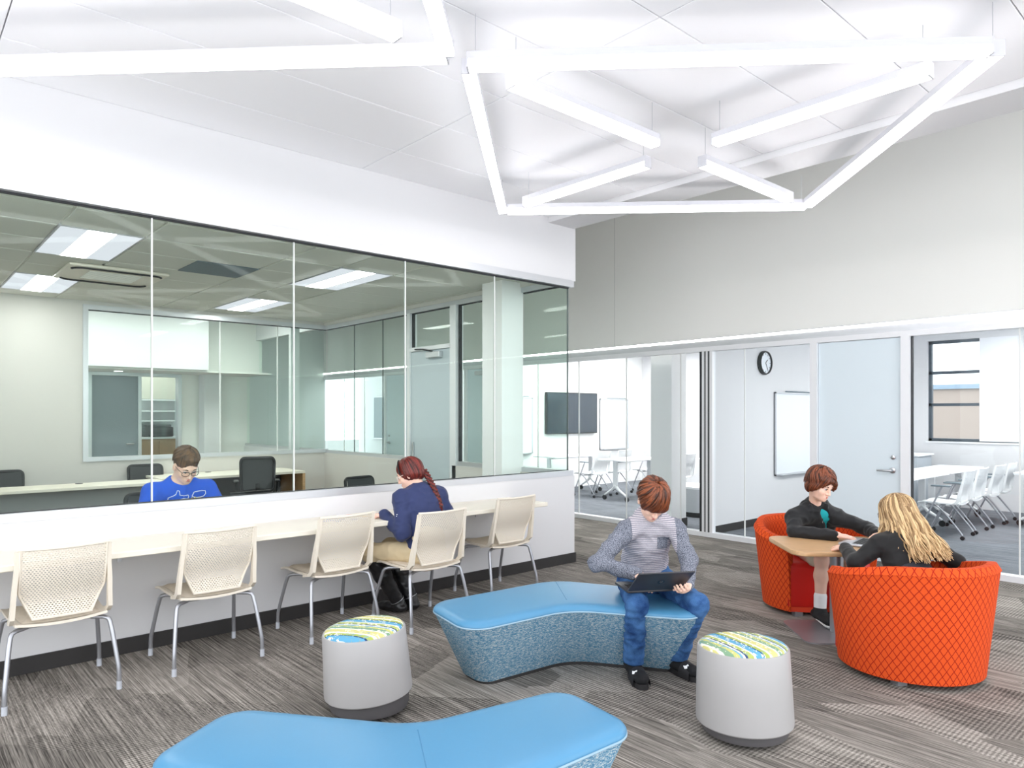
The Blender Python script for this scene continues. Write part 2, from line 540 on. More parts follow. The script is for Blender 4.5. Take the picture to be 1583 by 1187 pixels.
for k in range(9):
    MB().box(-0.24, 0.24, -0.235 + k * 0.055, -0.205 + k * 0.055, -0.036, -0.028).build('grille_slat', M['ogrid'], t)
ring = rounded_poly([(-0.40, -0.39), (0.40, -0.39), (0.40, 0.39), (-0.40, 0.39)], 0.10, 5)
for a0, a1 in ((0, 11), (12, 23)):
    MB().tube([(x, y, -0.033) for x, y in ring[a0:a1]], 0.014, 6).build('air_slot', M['black'], t)
t = tag(MB().box(2.25, 2.84, 6.992, 7.59, OZ - 0.004, OZ + 0.004).build('ceiling_return_grille', M['slate']), 'slate grey return grille panel in the office ceiling', 'grille')

# --- office back wall (Y = 10.45) with its long window
struct(MB().box(-2.6, 1.945, 10.45, 10.58, 0, 5.2).box(1.945, 5.37, 10.45, 10.58, 0, 0.93).box(1.945, 5.435, 10.45, 10.58, 2.958, 5.2).build('wall_back', M['wallwarm']), 'cream back wall of the office')
struct(MB().box(-2.7, -2.6, 5.19, 10.58, 0, 5.2).build('wall_office_left', M['wallwarm']))
w3 = struct(MB().box(1.945, 2.005, 10.43, 10.53, 0.93, 2.958).box(2.005, 5.37, 10.43, 10.53, 0.93, 0.985).box(2.005, 5.37, 10.43, 10.53, 2.895, 2.958).build('window_3', M['alu']), 'aluminium framed window in the office back wall')
for a, b in ((2.005, 3.682), (3.682, 4.546), (4.546, 5.36)):
    MB().box(a + 0.003, b - 0.003, 10.474, 10.486, 0.985, 2.895).build('pane', M['glass'], w3)
for a in (3.682, 4.546):
    MB().box(a - 0.008, a + 0.008, 10.472, 10.488, 0.985, 2.895).build('silicone_joint', M['joint'], w3)
MB().box(2.005, 5.36, 10.47, 10.49, 2.885, 2.895).build('gasket', M['alud'], w3)

# --- the room seen through that window
struct(MB().box(-2.6, 5.42, 10.58, 16.2, 3.3, 3.4).build('ceiling.003', M['ceil']))
struct(MB().box(1.2, 4.24, 12.6, 12.75, 2.30, 3.3).build('wall_far_bulkhead', M['wall']), 'white bulkhead of the far room')
struct(MB().box(1.2, 5.42, 12.75, 13.8, 2.27, 2.30).box(4.24, 5.42, 13.2, 13.3, 2.30, 3.3).build('wall_far_soffit', M['wallgrey']))
struct(MB().box(-2.6, 2.64, 13.8, 13.92, 0, 3.3).box(4.15, 5.42, 13.8, 13.92, 0, 3.3).box(2.64, 4.15, 13.8, 13.92, 2.275, 3.3).build('wall_far', M['wallgrey']), 'grey end wall of the far room')
w4 = struct(MB().box(2.64, 2.70, 13.77, 13.94, 0, 2.275).box(3.42, 3.475, 13.77, 13.94, 0, 2.215).box(4.09, 4.15, 13.77, 13.94, 0, 2.275).box(2.70, 4.09, 13.77, 13.94, 2.215, 2.275).build('window_4', M['alu']), 'aluminium door frame with side light in the far room')
MB().box(3.475, 4.09, 13.84, 13.852, 0.0, 2.215).build('pane', M['glassc'], w4)
d2 = struct(MB().box(2.70, 3.42, 13.80, 13.845, 0.01, 2.21).build('door_2', mat('door laminate slate', (132, 142, 150), 0.4)), 'slate grey door in the far room')
MB().tube([(3.34, 13.80, 1.02), (3.34, 13.73, 1.02), (3.22, 13.73, 1.02)], 0.012, 8).build('door_handle', M['chrome'], d2, smooth=40)
struct(MB().box(4.43, 4.73, 13.4, 13.7, 0, 2.27).build('wall_far_column', M['wall']), 'white column in the far room')
struct(MB().box(4.82, 4.96, 10.60, 10.68, 0, 3.3).build('trim_2', M['wall']), 'white post behind the office back window')
struct(MB().box(-2.6, 5.42, 16.0, 16.2, 0, 3.4).build('wall_far_end', M['wall']))
struct(MB().box(5.31, 5.42, 10.58, 16.2, 0, 0.925).box(5.31, 5.42, 10.58, 16.2, 2.93, 5.2).build('wall_far_side', M['wall']))
w5 = struct(MB().box(5.33, 5.41, 10.58, 16.2, 0.925, 0.972).build('window_5', M['alu']))
for k in range(5):
    MB().box(5.364, 5.376, 10.6 + k * 1.1, 11.69 + k * 1.1, 0.972, 2.93).build('pane', M['glass'], w5)
# shelves and low cupboard behind the side light
t = thing('wall_shelf_unit', 'white open wall shelves seen through the far side light', 'shelf', (3.95, 15.85, 0))
for zz in (1.40, 1.60, 1.83):
    MB().rbox(-0.75, 0.75, -0.15, 0.14, zz - 0.015, zz + 0.015, 0.003, 1).build('shelf_board', M['white'], t)
for s_ in (-0.74, 0.74):
    MB().box(s_ - 0.01, s_ + 0.01, -0.15, 0.14, 1.38, 1.85).build('side_panel', M['white'], t)
MB().box(-0.75, 0.75, -0.15, 0.14, 1.85, 2.3).build('upper_cupboard', M['cream'], t)
t = thing('base_cupboard', 'wood fronted base cupboard with dark printer recess', 'cupboard', (3.9, 15.7, 0))
MB().rbox(-0.9, 0.9, -0.3, 0.28, 0.0, 1.04, 0.004, 1).build('body', M['wooddk'], t)
MB().rbox(-0.92, 0.92, -0.32, 0.28, 1.04, 1.08, 0.004, 1).build('worktop', M['white'], t)
for k in range(3):
    MB().rbox(-0.89 + k * 0.6, -0.31 + k * 0.6, -0.312, -0.299, 0.08, 1.0, 0.003, 1).build('door_front', M['wooddk'], t)
t = thing('office_printer', 'black office printer standing on the far cupboard', 'printer', (4.22, 15.66, 1.08))
MB().rbox(-0.27, 0.27, -0.24, 0.24, 0, 0.20, 0.02, 2).build('body', M['black'], t, smooth=40)
MB().rbox(-0.24, 0.24, -0.2, 0.2, 0.20, 0.25, 0.015, 2).build('scanner_lid', M['mesh'], t, smooth=40)
MB().box(-0.2, 0.2, -0.3, -0.24, 0.03, 0.045).build('paper_tray', M['mesh'], t)
for i, (xa, ya) in enumerate(((3.0, 11.7), (3.0, 13.3))):
    t = thing('ceiling_downlight', ('recessed downlight of the far room in front of the bulkhead', 'recessed downlight under the far room soffit')[i], 'ceiling light', (xa, ya, 3.3 if i == 0 else 2.27), group='far room downlights')
    MB().lathe([(0.07, -0.004), (0.07, 0.0)], 20).build('lens', M['classl'], t)
    MB().lathe([(0.095, -0.006), (0.095, 0.0), (0.07, 0.0), (0.07, -0.006), (0.095, -0.006)], 20, caps=False).build('trim_ring', M['lampw'], t)

for i, (xa, ya) in enumerate(((2.4, 11.6), (4.1, 11.6), (3.6, 14.9))):  # out-of-view panels, added to brighten the far room
    t = thing('ceiling_panel_light', 'unseen ceiling panel added to light the far room ' + ('left of the white post', 'beside the corridor glass', 'over the printer')[i], 'ceiling light', (xa, ya, 3.3), group='far room panels added for light')
    MB().box(-0.58, 0.58, -0.28, 0.28, -0.010, -0.002).build('diffuser', M['classl'], t)
    MB().box(-0.6, 0.6, -0.3, -0.28, -0.014, 0).box(-0.6, 0.6, 0.28, 0.3, -0.014, 0).box(-0.6, -0.58, -0.28, 0.28, -0.014, 0).box(0.58, 0.6, -0.28, 0.28, -0.014, 0).build('rim', M['lampw'], t)

# --- right wall: grey upper wall, cove light, storefront
XR = 7.77
wr = struct(MB().box(XR, XR + 0.14, YE, 16.2, 2.50, 5.3).build('wall_right', M['wallgrey']), 'warm grey upper wall over the classroom glazing')
MB().box(XR - 0.001, XR + 0.01, 6.499, 6.503, 2.50, 5.2).build('panel_joint', M['ceiljoint'], wr)
t = thing('linear_cove_light', 'continuous lit cove strip along the grey wall', 'wall light', (XR, 5.6, 2.45))
for k in range(8):
    a = -8.9 + k * 2.43
    MB().box(-0.012, 0.02, a + 0.006, a + 2.424, 0.017, 0.042).build('lens', M['cove'], t)
MB().box(-0.005, 0.03, -8.9, 10.5, -0.06, 0.016).box(-0.014, 0.03, -8.9, 10.5, 0.043, 0.051).build('housing', M['alu'], t)
sf = struct(MB().box(XR - 0.02, XR + 0.09, YE, 16.2, 2.335, 2.392).build('window_6', M['aluw']), 'classroom storefront glazing with white frame')
MB().box(XR - 0.02, XR + 0.09, YE, 2.646, 0, 0.058).build('floor_track', M['aluw'], sf)
MB().box(XR - 0.02, XR + 0.09, 3.673, 8.95, 0, 0.058).build('floor_track', M['aluw'], sf)
MB().box(XR - 0.02, XR + 0.09, 9.95, 11.69, 0, 0.058).build('floor_track', M['aluw'], sf)
MB().box(XR - 0.02, XR + 0.09, 12.62, 16.2, 0, 0.058).build('floor_track', M['aluw'], sf)
for a, b in ((2.646, 2.731), (3.593, 3.673), (8.95, 9.02), (9.88, 9.95), (11.69, 11.75), (12.56, 12.62)):
    MB().box(XR - 0.02, XR + 0.09, a, b, 0, 2.335).build('mullion', M['aluw'], sf)
MB().box(XR + 0.02, XR + 0.06, 2.632, 2.646, 0.058, 2.335).build('gasket', M['alud'], sf)
pj = [(YE, -2.2), (-2.2, -1.2), (-1.2, -0.25), (-0.25, 0.74), (0.74, 1.731), (1.731, 2.640), (3.673, 4.50), (4.50, 4.925), (5.11, 5.418), (5.418, 6.319), (6.319, 7.22), (7.22, 8.1), (8.1, 8.95), (9.95, 10.8), (10.8, 11.69), (12.62, 13.5), (13.5, 14.4), (14.4, 15.3), (15.3, 16.2)]
for a, b in pj:
    MB().box(XR + 0.030, XR + 0.042, a + 0.003, b - 0.003, 0.056, 2.337).build('pane', M['glassc'], sf)
for a in (0.74, 1.731, 4.50, 5.418, 6.319, 7.22, 8.1, 10.8, 13.5, 14.4):
    MB().box(XR + 0.028, XR + 0.044, a - 0.006, a + 0.006, 0.056, 2.337).build('silicone_joint', M['joint'], sf)
for k, (a, b, mm) in enumerate(((5.075, 5.105, 'alud'), (5.035, 5.075, 'aluw'), (5.02, 5.035, 'alud'), (4.985, 5.02, 'aluw'), (4.965, 4.985, 'alud'), (4.925, 4.965, 'aluw'))):
    MB().box(XR - 0.01 + 0.004 * (k % 2), XR + 0.07, a, b, 0.056, 2.337).build('stacking_stile', M[mm], sf)

def frosted_door(nm, y0, y1, label, hand):
    d = struct(MB().box(XR + 0.015, XR + 0.06, y0 + 0.004, y1 - 0.004, 0.01, 2.33).build(nm, M['frost']), label)
    yh = y0 + 0.085 if hand < 0 else y1 - 0.085
    s = 1 if hand < 0 else -1
    MB().tube([(XR + 0.015, yh, 0.965), (XR - 0.045, yh, 0.965), (XR - 0.05, yh + s * 0.02, 0.965), (XR - 0.045, yh + s * 0.135, 0.962)], [0.013, 0.013, 0.012, 0.010], 8).build('door_handle', M['chrome'], d, smooth=50)
    MB().lathe([(0.03, 0), (0.03, 0.012), (0.024, 0.016)], 16).xf(Matrix.Translation((XR + 0.015, yh, 0.965)) @ Matrix.Rotation(-PI / 2, 4, 'Y')).build('rosette', M['chrome'], d, smooth=40)
    MB().lathe([(0.022, 0), (0.022, 0.014), (0.012, 0.018)], 16).xf(Matrix.Translation((XR + 0.015, yh - 0.005, 1.10)) @ Matrix.Rotation(-PI / 2, 4, 'Y')).build('lock_cylinder', M['chrome'], d, smooth=40)
    return d
frosted_door('door_3', 2.731, 3.593, 'frosted classroom door with lever handle', -1)
dd = frosted_door('door_4', 9.02, 9.88, 'frosted door seen through the office side light', -1)
MB().rbox(XR - 0.05, XR + 0.015, 9.3, 9.62, 2.22, 2.29, 0.006, 1).build('door_closer', M['alu'], dd)
frosted_door('door_5', 11.75, 12.56, 'frosted corridor door beyond the office', 1)

struct(MB().box(5.42, 7.8, 15.3, 15.45, 0, 5.2).build('wall_corridor_end', M['wall']), 'white wall closing the corridor')
# --- classrooms behind the storefront
CZ = 2.9
struct(MB().box(7.91, 13.6, YE, 16.2, CZ, CZ + 0.1).build('ceiling.004', M['ceil']), 'white ceiling of the classrooms')
struct(MB().box(7.865, 13.4, 5.05, 5.17, 0, CZ).build('wall_divider', M['wall']), 'white dividing wall with clock')
struct(MB().box(7.865, 13.4, 5.038, 5.05, 0, 0.10).build('baseboard_divider', M['base']))
struct(MB().box(7.865, 13.4, 10.3, 10.42, 0, CZ).build('wall_screen', M['wallbright']), 'white classroom wall carrying the screen')
struct(MB().box(9.2, 9.3, 12.7, 16.2, 0, CZ).build('wall_room_end', M['wall']))
struct(MB().rbox(8.0, 8.34, 5.70, 6.05, 0, CZ, 0.004, 1).build('wall_class_column', M['wallbright']), 'white square column inside the classroom')
struct(MB().box(7.99, 8.35, 5.688, 5.70, 0, 0.11).box(7.988, 8.0, 5.69, 6.05, 0, 0.11).box(8.34, 8.352, 5.69, 6.05, 0, 0.11).build('baseboard_class_column', M['base']))
# back wall with windows
XB = 13.3
wy = [(2.95, 4.26), (1.15, 2.45), (-0.65, 0.65), (6.2, 7.5)]
segs = []
cuts = sorted([YE] + [c for p in wy for c in p] + [16.2])
bb = MB()
prev = YE
for a, b in sorted(wy):
    bb.box(XB, XB + 0.22, prev, a, 0, CZ)
    bb.box(XB, XB + 0.22, a, b, 0, 1.085)
    bb.box(XB, XB + 0.22, a, b, 2.78, CZ)
    prev = b
bb.box(XB, XB + 0.22, prev, 16.2, 0, CZ)
struct(bb.build('wall_window_side', M['wall']), 'white classroom wall with windows')
dkf = mat('window frame slate', (78, 88, 98), 0.4, metal=0.3)
for k, (a, b) in enumerate(wy):
    fr = MB().box(XB + 0.06, XB + 0.13, a, a + 0.05, 1.085, 2.78).box(XB + 0.06, XB + 0.13, b - 0.05, b, 1.085, 2.78).box(XB + 0.06, XB + 0.13, a, b, 1.085, 1.135).box(XB + 0.06, XB + 0.13, a, b, 2.73, 2.78)
    for zz in (1.70, 2.24):
        fr.box(XB + 0.06, XB + 0.13, a, b, zz - 0.025, zz + 0.025)
    w = struct(fr.build('window_%d' % (7 + k), dkf), 'slate framed classroom window')
    for z0, z1 in ((1.135, 1.675), (1.725, 2.215), (2.265, 2.73)):
        MB().box(XB + 0.09, XB + 0.10, a + 0.05, b - 0.05, z0, z1).build('pane', M['glassc'], w)
    MB().box(XB - 0.02, XB + 0.06, a - 0.02, b + 0.02, 1.06, 1.085).build('window_sill', M['white'], w)
    if k == 0:
        MB().box(XB + 0.02, XB + 0.03, 2.95, 3.50, 1.10, 2.78).build('roller_shade', mat('shade cloth white', (238, 240, 244), 0.8), w)
# brick building outside
br, nt, bsd = _nt('brick facade')
tc = N(nt, 'ShaderNodeTexCoord')
mp = N(nt, 'ShaderNodeMapping')
mp.inputs['Rotation'].default_value = (PI / 2, 0, PI / 2)
bk = N(nt, 'ShaderNodeTexBrick')
bk.inputs['Scale'].default_value = 1.0
bk.inputs['Brick Width'].default_value = 0.22
bk.inputs['Row Height'].default_value = 0.075
bk.inputs['Mortar Size'].default_value = 0.008
bk.inputs['Color1'].default_value = (*lin((176, 134, 126)), 1)
bk.inputs['Color2'].default_value = (*lin((160, 118, 110)), 1)
bk.inputs['Mortar'].default_value = (*lin((176, 160, 150)), 1)
nt.links.new(tc.outputs['Object'], mp.inputs['Vector'])
nt.links.new(mp.outputs['Vector'], bk.inputs['Vector'])
nt.links.new(bk.outputs['Color'], bsd.inputs['Base Color'])
t = thing('exterior_brick_building', 'low pinkish brick building outside the classroom window', 'building', (26, 6, -0.1))
MB().box(0, 4, -14, 14, 0, 2.45).build('facade', br, t)
MB().box(-0.1, 4.1, -14.1, 14.1, 2.45, 2.60).build('parapet', mat('parapet metal', (150, 168, 186), 0.4, metal=0.3), t)
struct(MB().box(13.52, 60, -30, 40, -0.2, -0.1).build('ground', mat('asphalt', (150, 150, 150), 0.9, var=0.1)))
# classroom ceiling panels
cp = ['between the storefront and the first classroom chairs', 'over the far classroom table', 'over the screen end of the left classroom', 'by the windows of the left classroom', 'over the right classroom entry', 'by the windows of the right classroom', 'over the corridor end room']
for i, (xa, ya) in enumerate(((9.3, 7.0), (11.8, 7.0), (9.3, 9.0), (11.8, 9.0), (9.4, 2.2), (11.9, 2.2), (8.6, 13.2))):
    t = thing('ceiling_panel_light', 'square lit ceiling panel ' + cp[i], 'ceiling light', (xa, ya, CZ), group='classroom ceiling panels')
    MB().box(-0.58, 0.58, -0.58, 0.58, -0.010, -0.002).build('diffuser', M['classl'], t)
    MB().box(-0.6, 0.6, -0.6, -0.58, -0.014, 0).box(-0.6, 0.6, 0.58, 0.6, -0.014, 0).box(-0.6, -0.58, -0.58, 0.58, -0.014, 0).box(0.58, 0.6, -0.58, 0.58, -0.014, 0).build('rim', M['lampw'], t)

# ================================================================ PENDANT LIGHTS
def pendant(cx, cy, label):
    t = thing('pendant_light', label, 'ceiling light', (cx, cy, 3.255), group='diamond pendant lights')
    R = 1.795
    corners = [(-R, 0), (0, -R), (R, 0), (0, R)]
    def bar(a, b, cables):
        a, b = Vector((*a, 0)), Vector((*b, 0))
        ax = (b - a).normalized()
        ay = Vector((-ax.y, ax.x, 0))
        L = (b - a).length / 2
        c = (a + b) / 2
        z = Vector((0, 0, 1))
        h = MB().obox(c + z * 0.058, ax, ay, z, L, 0.033, 0.019)
        for s in (-1, 1):
            h.obox(c + ax * (s * (L - 0.003)) + z * 0.038, ax, ay, z, 0.004, 0.034, 0.039)
        ho = h.build('housing', M['lampw'], t)
        MB().obox(c + z * 0.0195, ax, ay, z, L - 0.008, 0.0315, 0.0195).build('lens', M['lens'], ho)
        for s in cables:
            p = c + ax * (s * (L - 0.04))
            MB().tube([p + z * 0.076, p + z * (ZC - 3.255 + 0.002)], 0.0018, 5).build('cable', M['chrome'], ho)
    for i in range(4):
        a, b = Vector(corners[i]), Vector(corners[(i + 1) % 4])
        bar(a, b - (b - a).normalized() * 0.036, (-1,))
    for ax in ((1, 0), (-1, 0), (0, 1), (0, -1)):
        u = Vector(ax)
        # no cable where the bar hangs beyond the ceiling edge
        cab = [s for s in (-1, 1) if cx + u.x * (0.885 + s * 0.58) < 5.3]
        bar(u * 0.26, u * 1.51, cab)
    return t
pendant(3.968, 2.762, 'diamond of white linear pendant lights near the beam')
pendant(0.255, 2.755, 'diamond of white linear pendant lights cut off at upper left')
pendant(0.255, -1.2, 'diamond of white linear pendant lights behind the viewer')
pendant(3.968, -1.2, 'diamond of white linear pendant lights over the rear seating')
# ================================================================ FURNITURE
def fabric_tweed(name, c1, c2, c3):
    m, nt, b = _nt(name)
    b.inputs['Roughness'].default_value = 0.9
    b.inputs['Specular IOR Level'].default_value = 0.15
    tc = N(nt, 'ShaderNodeTexCoord')
    outs = []
    for sc in ((55, 55, 240), (230, 230, 230)):
        mp = N(nt, 'ShaderNodeMapping')
        mp.inputs['Scale'].default_value = sc
        nt.links.new(tc.outputs['Object'], mp.inputs['Vector'])
        n = N(nt, 'ShaderNodeTexNoise')
        n.inputs['Scale'].default_value = 1.0
        n.inputs['Detail'].default_value = 3
        nt.links.new(mp.outputs['Vector'], n.inputs['Vector'])
        outs.append(n.outputs['Fac'])
    mx = N(nt, 'ShaderNodeMath', operation='ADD')
    nt.links.new(outs[0], mx.inputs[0])
    nt.links.new(outs[1], mx.inputs[1])
    hf = N(nt, 'ShaderNodeMath', operation='MULTIPLY')
    hf.inputs[1].default_value = 0.5
    nt.links.new(mx.outputs[0], hf.inputs[0])
    r = N(nt, 'ShaderNodeValToRGB')
    e = r.color_ramp.elements
    e[0].position, e[0].color = 0.40, (*lin(c1), 1)
    e[1].position, e[1].color = 0.60, (*lin(c3), 1)
    k = e.new(0.50)
    k.color = (*lin(c2), 1)
    nt.links.new(hf.outputs[0], r.inputs['Fac'])
    nt.links.new(r.outputs['Color'], b.inputs['Base Color'])
    bp = N(nt, 'ShaderNodeBump')
    bp.inputs['Strength'].default_value = 0.4
    bp.inputs['Distance'].default_value = 0.003
    nt.links.new(hf.outputs[0], bp.inputs['Height'])
    nt.links.new(bp.outputs['Normal'], b.inputs['Normal'])
    return m

def perforated(name, rgb):
    """moulded plastic with rows of small punched slots"""
    m, nt, b = _nt(name)
    b.inputs['Base Color'].default_value = (*lin(rgb), 1)
    b.inputs['Roughness'].default_value = 0.5
    tc = N(nt, 'ShaderNodeTexCoord')
    sp = N(nt, 'ShaderNodeSeparateXYZ')
    nt.links.new(tc.outputs['Object'], sp.inputs[0])
    def mth(op, a, bb=None):
        n = N(nt, 'ShaderNodeMath', operation=op)
        for i, x in enumerate((a, bb)):
            if x is None:
                continue
            if hasattr(x, 'is_linked'):
                nt.links.new(x, n.inputs[i])
            else:
                n.inputs[i].default_value = x
        return n.outputs[0]
    row = mth('MULTIPLY', sp.outputs['Z'], 1 / 0.011)
    par = mth('MULTIPLY', mth('MODULO', mth('FLOOR', row), 2.0), 0.5)
    fx = mth('ABSOLUTE', mth('SUBTRACT', mth('FRACT', mth('ADD', mth('MULTIPLY', sp.outputs['X'], 1 / 0.016), par)), 0.5))
    fz = mth('ABSOLUTE', mth('SUBTRACT', mth('FRACT', row), 0.5))
    hole = mth('MULTIPLY', mth('LESS_THAN', fx, 0.27), mth('LESS_THAN', fz, 0.24))
    tr = N(nt, 'ShaderNodeBsdfTransparent')
    mx = N(nt, 'ShaderNodeMixShader')
    nt.links.new(hole, mx.inputs['Fac'])
    nt.links.new(b.outputs[0], mx.inputs[1])
    nt.links.new(tr.outputs[0], mx.inputs[2])
    nt.links.new(mx.outputs[0], nt.nodes['Material Output'].inputs['Surface'])
    return m

M['bone'] = mat('moulded plastic bone', (228, 219, 204), 0.45)
M['bonep'] = perforated('perforated plastic bone', (228, 219, 204))
M['bonec'] = mat('seat fabric bone', (214, 203, 186), 0.85, var=0.05, scale=60, bump=0.1, bscale=300)
M['leg'] = mat('silver powder coat', (176, 178, 184), 0.33, metal=0.7)
M['foot'] = mat('grey glide', (188, 192, 200), 0.5)
M['shellw'] = mat('moulded plastic white', (236, 237, 238), 0.42)
M['shellp'] = perforated('perforated plastic white', (236, 237, 238))

def chair_shell(t, shell, perf, cush):
    """moulded seat and perforated back, chair facing +Y"""
    def sx(v):
        return 0.215 + 0.02 * v
    def seat(u, v):
        x = (u * 2 - 1) * sx(v)
        y = -0.20 + v * 0.46
        zz = 0.425 + 0.012 * v + 0.018 * (2 * u - 1) ** 2 - 0.045 * max(0, v - 0.8) ** 2 * 12 - 0.010 * math.sin(PI * v)
        return (x, y, zz)
    MB().grid(seat, 12, 12, (0, 0, -0.014)).build('seat', shell, t, smooth=50)
    def cushf(u, v):
        x, y, zz = seat(0.07 + 0.86 * u, 0.05 + 0.88 * v)
        e = min(u, 1 - u, v, 1 - v)
        return (x, y, zz + 0.002 + 0.016 * min(1, e / 0.12) ** 0.5)
    MB().grid(cushf, 14, 14).build('seat_pad', cush, t, smooth=60)
    # back panel: wide at the top, narrowing to the seat
    def wid(z):
        return 0.205 if z > 0.60 else 0.205 - (0.60 - z) / 0.14 * 0.062
    def yb(x, z):
        return -0.185 - (z - 0.44) * 0.19 + 0.035 * (1 - (x / 0.22) ** 2) * -0.6 + 0.03 * math.exp(-((z - 0.56) / 0.09) ** 2)
    def back(u, v):
        z = 0.462 + v * 0.372
        x = (u * 2 - 1) * (wid(z) - 0.012)
        return (x, yb(x, z), z)
    MB().grid(back, 16, 22, (0, -0.006, 0)).build('back_panel', perf, t, smooth=60)
    rim = MB()
    zs = [0.455, 0.475, 0.50, 0.53, 0.56, 0.59, 0.61, 0.66, 0.72, 0.78, 0.82, 0.838]
    for s in (-1, 1):
        rim.tube([(s * (wid(z) - 0.006), yb(wid(z), z) - 0.003, z) for z in zs], 0.010, 6, flat=0.8)
    rim.tube([(x, yb(x, 0.838) - 0.003, 0.838 + 0.004 * (x / 0.2) ** 2) for x in [0.215 * (k / 5 - 1) for k in range(11)]], 0.009, 6)
    rim.tube([(x, yb(x, 0.458) - 0.003, 0.458) for x in [0.14 * (k / 4 - 1) for k in range(9)]], 0.009, 6)
    rim.build('back_rim', shell, t, smooth=50)
    for s in (-1, 1):
        ps = MB()
        pts = [(s * 0.222, -0.06, 0.425), (s * 0.226, -0.15, 0.435), (s * 0.228, -0.19, 0.47), (s * 0.224, -0.205, 0.55), (s * 0.220, -0.225, 0.64), (s * 0.214, -0.24, 0.72), (s * 0.212, -0.262, 0.836)]
        wd = [0.020, 0.036, 0.040, 0.034, 0.026, 0.018, 0.012]
        rings = [[(x + dx * 0.011, y + dy * w * (0.6 if i else 0.4), z + (0 if i > 1 else dy * 0.0)) for dx, dy in ((-1, -1), (1, -1), (1, 1), (-1, 1))] for i, ((x, y, z), w) in enumerate(zip(pts, wd))]
        rings[0] = [(pts[0][0] + dx * 0.011, pts[0][1], pts[0][2] + dy * 0.012) for dx, dy in ((-1, -1), (1, -1), (1, 1), (-1, 1))]
        ps.loft(rings)
        ps.build('side_post', shell, t, smooth=35)

def bend(path, cut=0.22):
    """soften a polyline by corner cutting"""
    P = [Vector(p) for p in path]
    for c in (cut, 0.24):
        Q = [P[0]]
        for a, b in zip(P, P[1:]):
            Q += [a.lerp(b, c), a.lerp(b, 1 - c)]
        Q.append(P[-1])
        P = Q
    return P

def counter_chair():
    t = thing('side_chair', 'x', 'chair', group='cream chairs along the counter')
    chair_shell(t, M['bone'], M['bonep'], M['bonec'])
    for sx in (-1, 1):
        for sy in (-1, 1):
            top = (sx * 0.15, sy * 0.10 - 0.02, 0.402)
            kn = (sx * 0.232, sy * 0.165 - 0.01, 0.398)
            low = (sx * 0.264, sy * 0.243, 0.115)
            ft = (sx * 0.265, sy * 0.245, 0.0)
            lg = MB().tube(bend([top, kn, low, ft], 0.11), 0.0125, 8).build('leg', M['leg'], t, smooth=60)
            MB().tube([(sx * 0.2645, sy * 0.2445, 0.045), (sx * 0.265, sy * 0.245, 0.0)], 0.0145, 8).build('foot_cap', M['foot'], lg, smooth=60)
    for yy in (-0.12, 0.08):
        MB().tube([(-0.16, yy, 0.403), (0.16, yy, 0.403)], 0.010, 8).build('cross_bar', M['leg'], t, smooth=60)
    return t

cc = counter_chair()
cc_spec = [(0.742, 4.690, 0.0, 'cream perforated-back chair at the counter, nearest the left edge'),
           (1.560, 4.682, 0.0, 'cream perforated-back chair at the counter, second from the left edge'),
           (2.420, 4.705, 0.05, 'empty cream perforated-back chair just left of the seated woman'),
           (3.045, 4.430, 0.03, 'cream chair the woman in the navy jacket sits on'),
           (4.020, 4.705, 0.02, 'cream perforated-back chair at the counter end, right of the woman')]
for i, (x, y, a, lb) in enumerate(cc_spec):
    o = cc if i == 0 else copy_tree(cc)
    o.location = (x, y, 0)
    o.rotation_euler = (0, 0, a)
    o['label'] = lb

# counter shelf on the knee wall
t = thing('counter', 'long cream wall counter under the office glass', 'counter', (0, 5.0, 0))
MB().rbox(XE, 4.50, -0.455, 0.078, 0.715, 0.75, 0.004, 1).build('worktop', M['cream'], t)
for x in (-1.5, 0.0, 1.15, 2.75, 4.1):
    MB().box(x - 0.012, x + 0.012, -0.25, 0.078, 0.700, 0.715).box(x - 0.012, x + 0.012, 0.066, 0.078, 0.60, 0.70).build('bracket', M['alu'], t)
# magazine
t = thing('open_magazine', 'open colourful magazine on the counter by the woman', 'magazine', (2.66, 4.83, 0.752), 0.55)
mg = mat('magazine print', (244, 244, 242), 0.35)
for s in (-1, 1):
    MB().grid(lambda u, v, s=s: (s * u * 0.21, (v - 0.5) * 0.28, 0.002 + 0.014 * math.sin(PI * min(1, u * 1.15)) * (1 - u * 0.6)), 8, 2, (0, 0, -0.0015)).build('page', mg, t, smooth=60)
for nm, rgb, x0, x1, y0, y1 in (('print_block', (120, 150, 210), -0.19, -0.08, -0.02, 0.11), ('print_block', (250, 200, 40), 0.04, 0.17, -0.12, -0.02), ('print_block', (226, 96, 60), 0.10, 0.19, 0.02, 0.09), ('print_block', (90, 130, 200), -0.12, -0.03, -0.12, -0.06)):
    MB().grid(lambda u, v, x0=x0, x1=x1, y0=y0, y1=y1: (x0 + u * (x1 - x0), y0 + v * (y1 - y0), 0.0035 + 0.014 * math.sin(PI * min(1, abs(x0 + u * (x1 - x0)) / 0.21 * 1.15)) * (1 - abs(x0 + u * (x1 - x0)) / 0.21 * 0.6)), 6, 2).build(nm, mat('ink %d %d' % (rgb[0], rgb[2]), rgb, 0.4), t)

# ---------------------------------------------------------------- boomerang benches
M['vinyl'] = mat('blue vinyl', (76, 136, 174), 0.36, spec=0.45, var=0.02, scale=3, bump=0.02, bscale=140)
M['tweed'] = fabric_tweed('blue white tweed', (62, 116, 150), (112, 156, 182), (204, 210, 208))
M['piping'] = mat('piping pale blue', (150, 178, 196), 0.8)

